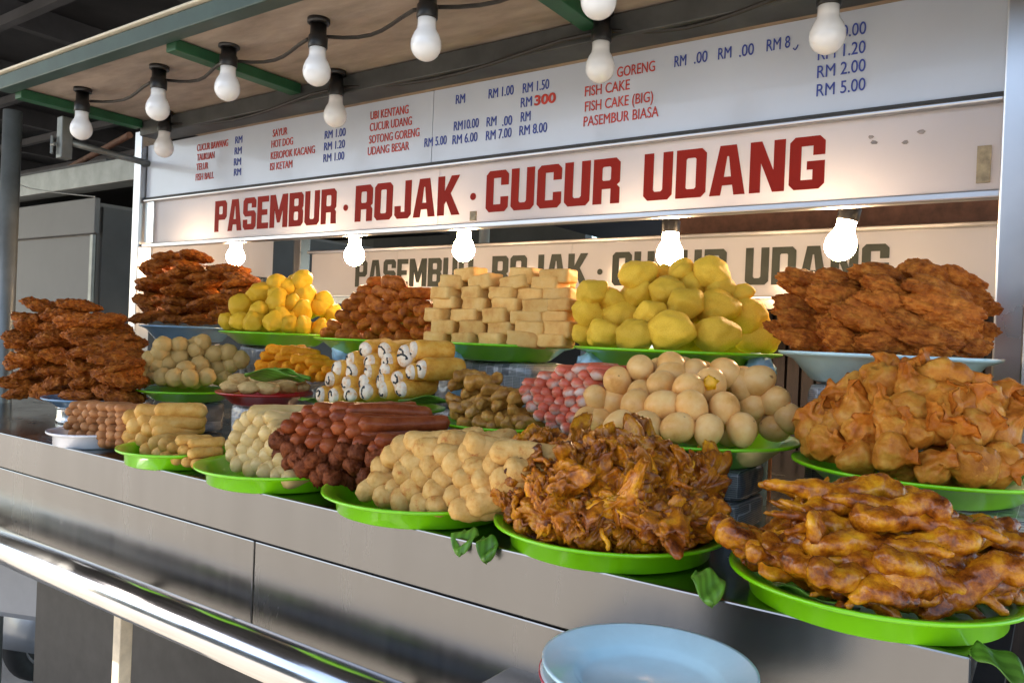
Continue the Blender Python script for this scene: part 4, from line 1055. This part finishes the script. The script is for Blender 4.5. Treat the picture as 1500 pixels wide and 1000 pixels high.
# chicken
ck = [(560,320,-8,0),(330,490,-22,3),(600,418,8,2),(520,545,65,3),(885,400,-3,0),(700,490,-5,0),(1060,520,3,2),(790,600,6,1),(330,612,25,0),(480,590,20,1),(690,665,10,0),(830,745,0,3),(985,730,-25,0),(1110,800,0,1),(1150,650,-15,0),(1040,640,5,2),(590,690,14,0),(910,570,8,3),(1210,565,-20,3),(455,672,24,1),(245,590,20,0),(780,690,-12,2),(930,660,12,1),(1080,720,25,3),(1200,720,-30,0),(1010,460,0,3),(740,370,-10,0),(430,450,-35,2),(640,560,20,0),(1220,800,10,2),(960,800,15,0),(400,540,-10,3),(880,480,-5,1),(1180,460,-8,0)]
ck = [(1000+x/2.5, 600+y/2.5, a, kd) for x, y, a, kd in ck]
PC = PL['F6']; places = ['top of the heap','upper left','lower left','middle','lower right','upper right']
def region(x, y): return ('top' if y < 745 else 'upper' if y < 800 else 'middle' if y < 850 else 'bottom') + (' left' if x < 1190 else ' centre' if x < 1330 else ' right')
ckn = {0:('chicken_wing','folded chicken wing'),1:('chicken_drumette','chicken drumette with its bone end'),2:('chicken_claw','chicken claw with spread toes'),3:('chicken_piece','torn piece of chicken meat')}
chick_all = {}
for (x, y, a, kd) in ck: chick_all.setdefault((kd, region(x, y)), []).append((x, y, a))
for (kd, rg), L in chick_all.items():
    for i, (x, y, a) in enumerate(sorted(L)):
        q = mound_hit(x, y, PC, .13, 1.7, .74)
        q.z = max(q.z, PC.z+.016); a_ = radians(-a)
        ax = (CR*cos(a_) + CU*sin(a_) + fw*random.uniform(-.25,.35)).normalized()
        nn = (-fw*.6 + up*.8 + Vector((random.gauss(0,.4),random.gauss(0,.4),0))).normalized(); yy = nn.cross(ax).normalized(); nn = ax.cross(yy)
        rotq = Matrix((ax, yy, nn)).transposed().to_quaternion()
        if random.random() < .4: rotq = rotq @ Euler((0,0,pi)).to_quaternion()
        me = LIB['chicken'][kd + 4*random.randint(0,1)]
        for rep in range(2):
            o = bpy.data.objects.new(ckn[kd][0], me); C.objects.link(o); o.rotation_mode = 'QUATERNION'; o.rotation_quaternion = rotq
            if rep: 
                o.location = q + fw*.045 - up*.008; 
                if math.hypot(o.location.x-PC.c.x, o.location.y-PC.c.y) > PC.R*.85: bpy.data.objects.remove(o); continue
            else: o.location = q
            o.scale = (random.uniform(.85,1.05),)*3
            suf = '' if len(L) == 1 else f', {ORD[i]} from left there'
            tag(o, f'glazed {ckn[kd][1]}, {rg} of its heap{suf}' if not rep else f'glazed {ckn[kd][1]} buried inside its heap', 'chicken', 'glazed chicken pieces on the large green plate')
# crispy fried heap
def crisp_rows():
    R = []
    prof = [(803, 770, 1050, 11), (790, 745, 1068, 11), (776, 735, 1080, 10), (765, 728, 1075, 10), (746, 735, 1050, 9), (727, 748, 1030, 9), (708, 765, 1005, 8), (692, 785, 985, 7), (676, 810, 960, 6), (663, 845, 935, 3)]
    for y, a, b_, n in prof:
        sl_ = .22*max(0, min(1, (y-680)/100))
        R.append(span(y+sl_*(a-900), a, b_, n, y+sl_*(b_-900), 5))
    return R
cr = crisp_rows()
def crot(k, q, P): return rq()
P = PL['F5']
K = len(cr)
for k, row in enumerate(cr):
    for i, e in enumerate(sorted(row)):
        q = mound_hit(e[0], e[1], P, .118, 1.6, .80)
        kd = 'crisplump' if (i+k) % 4 != 0 else 'crisp'
        nm = 'fried_lump' if kd == 'crisplump' else 'fried_shred'
        ds = 'dark knobbly fried lump' if kd == 'crisplump' else 'curled brown fried shred'
        ln = lab(ds, i, len(row), k, K) if 0 else lab(ds, i, len(row), k, K).replace('the ', 'the crispy heap\'s ', 1)
        q.z = max(q.z, P.z+.02); item(kd, q, rq(), random.uniform(.72,1.08), nm, ln, 'fried snack', 'crispy fried pieces heaped on the green plate')
        u = q + fw*.035 - up*.008
        if math.hypot(u.x-P.c.x, u.y-P.c.y) < P.R*.85:
            item('crisplump', u, rq(), 1.1, 'fried_lump', 'dark fried lump buried inside the crispy heap', 'fried snack', 'crispy fried pieces heaped on the green plate')

import numpy as np
def settle(P, names, base=.385):
    prof = [(r, z) for r, z in plate_profile(P.R*2, P.h, base)[:6]]
    rr_ = [a for a, _ in prof]; zz_ = [b for _, b in prof]
    for o in list(C.objects):
        if o.type != 'MESH' or o.parent or o.name.split('.')[0] not in names: continue
        L = o.location
        if math.hypot(L.x-P.c.x, L.y-P.c.y) > P.R*1.15: continue
        me = o.data; co = np.empty(len(me.vertices)*3, 'f'); me.vertices.foreach_get('co', co); co = co.reshape(-1, 3)
        mx_ = Matrix.LocRotScale(o.location, o.rotation_quaternion, o.scale); A = np.array(mx_)
        wv_ = co @ A[:3,:3].T + A[:3,3]
        d = np.hypot(wv_[:,0]-P.c.x, wv_[:,1]-P.c.y)
        over = d.max() - P.R*1.0
        low = (wv_[:,2] < P.z+.004)
        if low.any() and d[low].max() > P.R*.95:
            v = Vector((P.c.x-L.x, P.c.y-L.y, 0)); v.normalize(); mv = min(.05, d[low].max()-P.R*.93)
            o.location = L + v*mv; wv_[:,0] += v.x*mv; wv_[:,1] += v.y*mv
            d = np.hypot(wv_[:,0]-P.c.x, wv_[:,1]-P.c.y)
        hs = P.zb + np.interp(d, rr_, zz_) + .0015
        hs[d > P.R*1.01] = -9
        pen = (hs - wv_[:,2]).max()
        if pen > 0: o.location.z += pen*.9
settle(PL['F5'], {'fried_lump','fried_shred'}); settle(PL['F6'], {v[0] for v in ckn.values()})
settle(PL['M6'], {'dumpling'}, .31); settle(PL['B6'], {'fritter'}, .31)
# ------------------------------------------------------------------ logs lying with their ends towards the customer
def logs(key, kind, rows, Yf, desc, name, cat, group, lean=.35, yaw=0, jit=.06, scale=None, drop=0, z_of=None):
    P = PL[key]; K = len(rows)
    for k, row in enumerate(rows):
        row = sorted(row)
        for i, e in enumerate(row):
            z = at(e[0], e[1], Yf).z
            Y = Yf + max(-.01, z-P.z)*lean + random.uniform(-.004,.006)
            q = at(e[0], e[1], Y)
            r_ = Euler((random.uniform(-jit,jit)*.5-drop, random.uniform(0,6) if kind != 'crab' else random.uniform(-.9,.9), yaw-.5*(k/max(1,K-1))**1.5+random.uniform(-jit,jit)), 'XYZ')
            # spin about the log's own axis first, then yaw
            qq = Euler((r_.x, 0, r_.z)).to_quaternion() @ Euler((0, r_.y, 0)).to_quaternion()
            item(kind, q, qq, scale(e) if scale else (lambda a: (a, random.uniform(.88,1.08), a*random.uniform(.92,1.06)))(random.uniform(.9,1.1)), name, lab(desc, i, len(row), k, K), cat, group)
def hexrows(y0, dy, x0, x1, n, K, shrinkL=0, shrinkR=0, slope=0, j=1.2):
    R = []
    for k in range(K):
        off = .5*(k % 2)
        a = x0 + shrinkL*k; b_ = x1 - shrinkR*k
        R.append(span(y0-dy*k + 0, a + off*(b_-a)/n, b_ - (0.5-off)*0, max(1, n - (k % 2)), y0-dy*k+slope*(b_-a), j))
    return R
logs('F1', 'smallsausage', hexrows(645, 10.4, 92, 168, 7, 6, .5, 0, .05), .815, 'small brown sausage end', 'small_sausage', 'sausage', 'small sausages at the left end', .12)
rr = [[(184,655),(204,660),(222,664)],[(178,640),(198,645),(216,650),(232,652)],[(184,625),(206,630),(222,634)],[(178,612),(200,614),(218,618)],[(196,601),(225,600)]]
logs('F2', 'roll', rr, .815, 'golden fried roll', 'fried_roll', 'fried roll', 'fried rolls on the small green plate', .3, -.1, .14)
# thin cut rolls in front of them
rr = [[(236,676),(252,680),(268,684),(282,687)],[(246,663),(262,668),(276,672)],[(258,652),(276,656)]]
rr = [[(x_-2, y_-7) for x_, y_ in r_] for r_ in rr]
logs('F2', 'roll', rr, .80, 'thin pale spring roll before the golden rolls', 'spring_roll', 'spring roll', 'spring rolls on the small green plate', .3, scale=lambda e: (.62,.62,.62))
wr = [[(338,690),(356,698),(376,703),(396,708),(412,712)],[(331,676),(348,682),(366,688),(385,694),(402,699)],[(329,660),(345,666),(362,671),(380,677),(398,682)],[(334,645),(352,651),(370,656),(388,660)],[(340,630),(358,636),(378,640),(396,644)],[(350,616),(370,621),(390,626)],[(360,605),(384,610)]]
wr = [[(x_, y_-9*(1-k_/6)) for x_, y_ in r_] for k_, r_ in enumerate(wr)]
logs('F3', 'white', wr, .80, 'white sausage', 'white_sausage', 'sausage', 'white sausages on the green plate', .35, -.12, .14)
hd = [[(412,690),(432,699),(456,706),(476,711)],[(398,672),(420,682),(443,688),(466,694)],[(392,655),(412,662),(434,668),(458,674),(482,680),(506,690),(528,704)],
      [(402,640),(424,648),(446,653),(468,658),(490,664),(512,670),(534,680)],[(410,627),(432,633),(452,638),(472,642),(494,648),(516,654),(538,660),(556,670)],
      [(424,615),(444,620),(464,624),(484,629),(505,635),(526,641),(548,648)],[(440,604),(462,608),(482,612),(502,617),(524,622)],[(456,598),(482,600),(504,604)]]
hd = [[(x_, y_-9*(1-k_/7)) for x_, y_ in r_] for k_, r_ in enumerate(hd)]
for k, row in enumerate(hd):
    for i, e in enumerate(sorted(row)):
        P = PL['F3']; z = at(e[0], e[1], .81).z
        dark = k < 3 or (k == 3 and i > 3)
        Y = .80 + (e[0]-400)*.0001 + max(-.01, z-P.z)*.35 + random.uniform(-.008,.004)
        qq = Euler((random.uniform(-.04,.04), 0, -.45*(k/7)**1.5+random.uniform(-.3,.0))).to_quaternion() @ Euler((0, random.uniform(0,6), 0)).to_quaternion()
        kd = 'hotdogdark' if dark else 'hotdog'
        item(kd, at(e[0], e[1], Y), qq, random.uniform(.95,1.1), 'hot_dog', lab('dark crinkled hot dog' if dark else 'smooth red brown hot dog', i, len(row), k, len(hd)), 'hot dog', 'hot dogs heaped beside the white sausages')
bg_ = [[(520,733),(545,742),(572,748),(600,753),(628,756),(656,758),(682,752),(700,742)],
       [(536,712),(562,722),(590,728),(618,732),(648,735),(676,734),(704,728)],
       [(545,692),(574,700),(602,706),(632,710),(662,710),(690,710),(716,706)],
       [(556,674),(584,680),(614,684),(646,688),(676,688),(706,684)],
       [(570,658),(602,660),(634,664),(668,666),(716,664),(736,690)],
       [(590,646),(640,648),(678,648)]]
bg_ = [[(x_, y_-11*(1-k_/5)) for x_, y_ in r_] for k_, r_ in enumerate(bg_)]
logs('F4', 'beige', bg_, .785, 'speckled beige roll', 'beige_roll', 'roll', 'speckled beige rolls on the green plate', .38, -.45, .34)
rr = [[(468,487),(490,490),(512,491),(534,491),(556,490),(578,489),(600,487),(622,484)],[(478,474),(500,477),(522,478),(545,477),(568,475),(590,472),(612,470)],[(490,461),(512,464),(536,465),(560,463),(584,460),(606,456)],[(500,448),(524,451),(548,450),(572,447),(596,444)],[(512,436),(536,438),(560,435),(584,432)],[(522,424),(546,425),(572,422)],[(536,413),(560,414)]]
logs('B3', 'nugget', rr, 1.29, 'knobbly brown finger', 'fried_finger', 'fried snack', 'knobbly brown fingers on the green plate', .4, -.6, .5)
rr = [[(372,545),(390,546),(408,548),(426,548),(444,550),(462,552),(478,552)],[(372,533),(392,536),(412,538),(432,539),(452,541),(470,540)],[(380,520),(402,524),(424,527),(446,529)],[(388,512),(410,514)]]
logs('M2', 'orange', rr, 1.17, 'bright orange fried stick', 'orange_stick', 'fried snack', 'orange sticks behind the red plate', .2, -.35, .2)
rr = [[(340,566,20),(366,568),(392,568),(418,567),(440,566)],[(352,556),(380,557),(408,557),(432,556)]]
heap('M2', 'pale', .03, rr, 'pale dumpling on the red plate', 'pale_dumpling', 'dumpling', 'pale dumplings on the red plate', lambda k,q,P: Euler((0,0,YAW+random.uniform(-.5,.5))).to_quaternion(), lambda e,Z: random.uniform(.95,1.1), 1.5, False)
rr = [[(670,617),(690,620),(712,622),(734,623),(756,624)],[(662,604),(682,607),(704,609),(726,610),(748,612)],[(656,592),(676,594),(698,596),(720,598),(744,600)],[(652,580),(674,580),(696,582),(718,584),(742,586)],[(656,567),(680,567),(704,570),(728,572)],[(664,556),(690,558)]]
logs('M4', 'curl', rr, 1.04, 'glazed brown curl', 'glazed_curl', 'fried snack', 'glazed curls on the green plate', .35, -.5, .5)
rr = [[(800,622),(822,627)],[(782,608),(798,611),(814,613),(830,613)],[(772,596),(788,598),(804,600),(820,601),(836,600)],[(764,584),(780,585),(796,587),(812,588),(828,588),(844,588)],[(760,572),(776,573),(792,574),(808,575),(824,575),(840,575),(856,574)],[(764,561),(782,561),(800,562),(818,562),(836,562),(854,561)],[(786,551),(806,550),(826,550),(846,549),(864,548)],[(812,542),(836,541),(858,540)]]
logs('M4', 'crab', rr, 1.03, 'red and white crab stick', 'crab_stick', 'crab stick', 'crab sticks beside the glazed curls', .4, -.15, .12, lambda e: (1.15,1,1.15))
# seaweed rolls: wrapper, filling, seaweed swirl
rW = .0205; LW = .085
wrapper = log('wrapper', rW, LW, M['wrapper'], 2, .0, .1, .03, 24, 18, 0, .16)
def fill_mesh():
    b = MB(); n = 24; vs = [(0,-.0045,0)]; 
    for r, y in ((rW*.45,-.0038),(rW*.76,-.002),(rW*.86,.004)):
        for k in range(n):
            q = 2*pi*k/n; g = 1+.05*sin(3*q); vs.append((r*.93*g*cos(q), y, r*.93*g*sin(q)))
    fs = [(0,1+k,1+(k+1)%n) for k in range(n)]
    for a in range(2):
        for k in range(n): fs.append((1+a*n+k, 1+(a+1)*n+k, 1+(a+1)*n+(k+1)%n, 1+a*n+(k+1)%n))
    b.add(vs, fs); return b.mesh('filling', True)
fill = fill_mesh(); fill.materials.append(M['filling'])
swms = []
for sv in range(4):
    rnd = random.Random(sv); pts = []; tot = rnd.uniform(.55,1.25); ph = rnd.uniform(0,6); ec = rnd.uniform(.45,.8)
    for i in range(22):
        q = ph + i/21*pi*tot; r = rW*(.34+.30*(i/21)**.8+.04*sin(i*1.3+sv)); pts.append((r*cos(q), -.0042+.0022*(r/rW)**2, r*sin(q)*ec))
    sw = MB().tube(pts, [.0008]+[.0013+.0009*abs(sin(i*.9+sv)) for i in range(20)]+[.0008], 6); swm = sw.mesh('seaweed', True); swm.materials.append(M['nori']); swms.append(swm)
rr = [[(468,578),(487,580),(512,578),(535,573),(560,572),(586,570)],[(482,556),(506,562),(532,560),(556,558),(580,556)],[(492,540),(514,544),(538,545),(562,543),(600,545),(616,540)],[(512,528),(540,530),(566,528),(592,524)],[(534,512),(562,514),(590,518),(604,512)]]
P = PL['M3']; proto = None
for k, row in enumerate(rr):
    for i, e in enumerate(sorted(row)):
        z = at(e[0], e[1], 1.04).z; Y = 1.035 + max(-.01, z-P.z)*.4
        q = at(e[0], e[1], Y)
        T = bpy.data.objects.new('seaweed_roll', None); C.objects.link(T); T.empty_display_size = .03
        T.location = q; T.rotation_mode = 'QUATERNION'
        T.rotation_quaternion = Euler((random.uniform(-.1,.1),0,-.2+random.uniform(-.35,.35))).to_quaternion() @ Euler((0,random.uniform(0,6),0)).to_quaternion()
        s = random.uniform(.9,1.06); T.scale = (s*random.uniform(.85,1), s, s)
        tag(T, lab('cut roll showing white filling and black seaweed', i, len(row), k, len(rr)), 'roll', 'seaweed rolls on the green plate')
        for nm, me in (('wrapper', wrapper), ('filling', fill), ('seaweed', random.choice(swms))):
            o = bpy.data.objects.new(nm, me); C.objects.link(o); o.parent = T
# tofu
tofu = [(497,[(645,686,728,772,815)]),(481,[(655,698,741,784,826)]),(464,[(646,688,732,776,820)]),(447,[(660,704,748,792,828)]),(431,[(656,700,742,786,822)]),(416,[(668,712,760,806)]),(404,[(690,772,818)])]
K = len(tofu); Pt = PL['B4']
for k, (yy, xx) in enumerate(tofu):
    xx = xx[0]
    for i, x in enumerate(xx):
        for dpt in range(2):
            Y = 1.285 + k*.008 + dpt*.056 + random.uniform(-.008,.008)
            q = at(x, yy + (x-735)*.02 + random.uniform(-1,1), Y if not dpt else Y)
            if dpt: q.z = at(x, yy + (x-735)*.02, Y-.056).z
            tilt = .0 if k < 5 else random.uniform(-.15,.2)
            item('tofu', q, Euler((random.uniform(-.07,.07), tilt+random.uniform(-.07,.07), random.uniform(-.24,.24))).to_quaternion(), (random.uniform(.82,1.08), 1, random.uniform(.9,1.15)), 'tofu_block',
                 lab('fried tofu block', i, len(xx), k, K) if not dpt else 'fried tofu block in the rear layers of the stack', 'tofu', 'fried tofu blocks on the green plate')

# ------------------------------------------------------------------ banana leaves
def leaf(px, py, Y, L, Wd, rot, label, curl=.4, fold=.0):
    nu, nv = 18, 9; b = MB(); vs = []
    for i in range(nu):
        u = i/(nu-1); wv = Wd*(sin(pi*min(1, .12+u*.9))**.7)
        for j in range(nv):
            v = j/(nv-1)*2-1
            vs.append((u*L, v*wv, -curl*L*u*u + fold*abs(v)*wv + .004*sin(u*9+v*3)))
    b.add(vs, [(i*nv+j,(i+1)*nv+j,(i+1)*nv+j+1,i*nv+j+1) for i in range(nu-1) for j in range(nv-1)])
    o = link('banana_leaf', b, M['leaf'], smooth=True); o.modifiers.new('solid','SOLIDIFY').thickness = .001
    o.location = at(px, py, Y); o.rotation_euler = rot; tag(o, label, 'leaf', 'pieces of banana leaf under the food')
def R3(x, y, z): return (radians(x), radians(y), radians(z))
leaf(222, 668, .83, .085, .022, R3(-60, -35, 150), 'upright banana leaf piece before the fried rolls', .1, .3)
leaf(690, 777, .81, .045, .018, R3(5, 20, -75), 'light banana leaf tip left of the crispy heap', .15, .3)
leaf(716, 786, .79, .035, .014, R3(0, 40, -60), 'small folded leaf tip drooping over the counter edge', .1, .3)
leaf(1030, 836, .79, .04, .017, R3(0, 35, -50), 'leaf tip drooping between the crispy heap and the chicken', .1, .3)
leaf(1250, 893, .815, .10, .03, R3(15, 0, 165), 'green leaf piece under the chicken at the front', .1, .2)
leaf(1425, 948, .80, .05, .016, R3(10, 12, -20), 'dark leaf end at the right of the chicken plate', .2, .2)
leaf(362, 552, 1.03, .13, .03, R3(-25, -3, 25), 'banana leaf lying over the pale dumplings', .05, .15)
leaf(400, 540, 1.06, .09, .014, R3(-20, 8, 20), 'narrow bright leaf strip above the pale dumplings', .05, .1)
leaf(585, 588, 1.03, .12, .024, R3(-15, -4, 30), 'dark leaf under the seaweed rolls at right', .05, .1)
leaf(440, 585, 1.04, .08, .02, R3(-10, 4, 25), 'dark leaf under the seaweed rolls at left', .05, .1)

# ------------------------------------------------------------------ stack of blue plates at the front
pc = at(950, 968, .60); D = 312*((pc-EYE).dot(fw2))/FPX
zs = ZC-.11
n = 9; top = pc.z
cols = {0: M['blue'], 1: M['whiteplate'], 2: M['blue'], 3: M['whiteplate']}
hgt = D*.135
stripe = paint('red_rim', (.5,.03,.06), .3, 0, 20, .1)
step = (top - hgt - zs - .001)/(n-1)
lbls = ['pale blue plate on top of the stack in front of the counter', 'white plate with a red rim line just under the top blue plate', 'pale blue plate third from the top of the front stack', 'white plate fourth from the top of the front stack']
for k in range(n):
    R = D/2; prof = [(.0005,.005),(R*.60,.005),(R*.645,.008),(R*.69,hgt*.50),(R*.72,hgt*.60),(R*.86,hgt*.80),(R*.97,hgt*.97),(R,hgt),(R,hgt-.003),(R*.965,hgt-.006),(R*.86,hgt*.8-.004),(R*.72,hgt*.6-.004),(R*.68,.004),(R*.62,0),(R*.58,0),(R*.56,.002),(.0005,.002)]
    o = link('plate', MB().lathe(prof, 64), cols.get(k % 4), smooth=True)
    o.location = (pc.x + random.uniform(-.002,.002)*(k>0), pc.y, top - hgt - k*step)
    tag(o, lbls[k] if k < 4 else 'stacked plate hidden low in the front stack', 'plate', 'plates stacked in front of the counter')
    if k in (1, 3):
        R = D/2
        link('rim_line', closed_lathe([(R+.0004,hgt-.0028),(R+.0012,hgt-.0028),(R+.0012,hgt-.0008),(R+.0004,hgt-.0008)], 64), stripe, o)
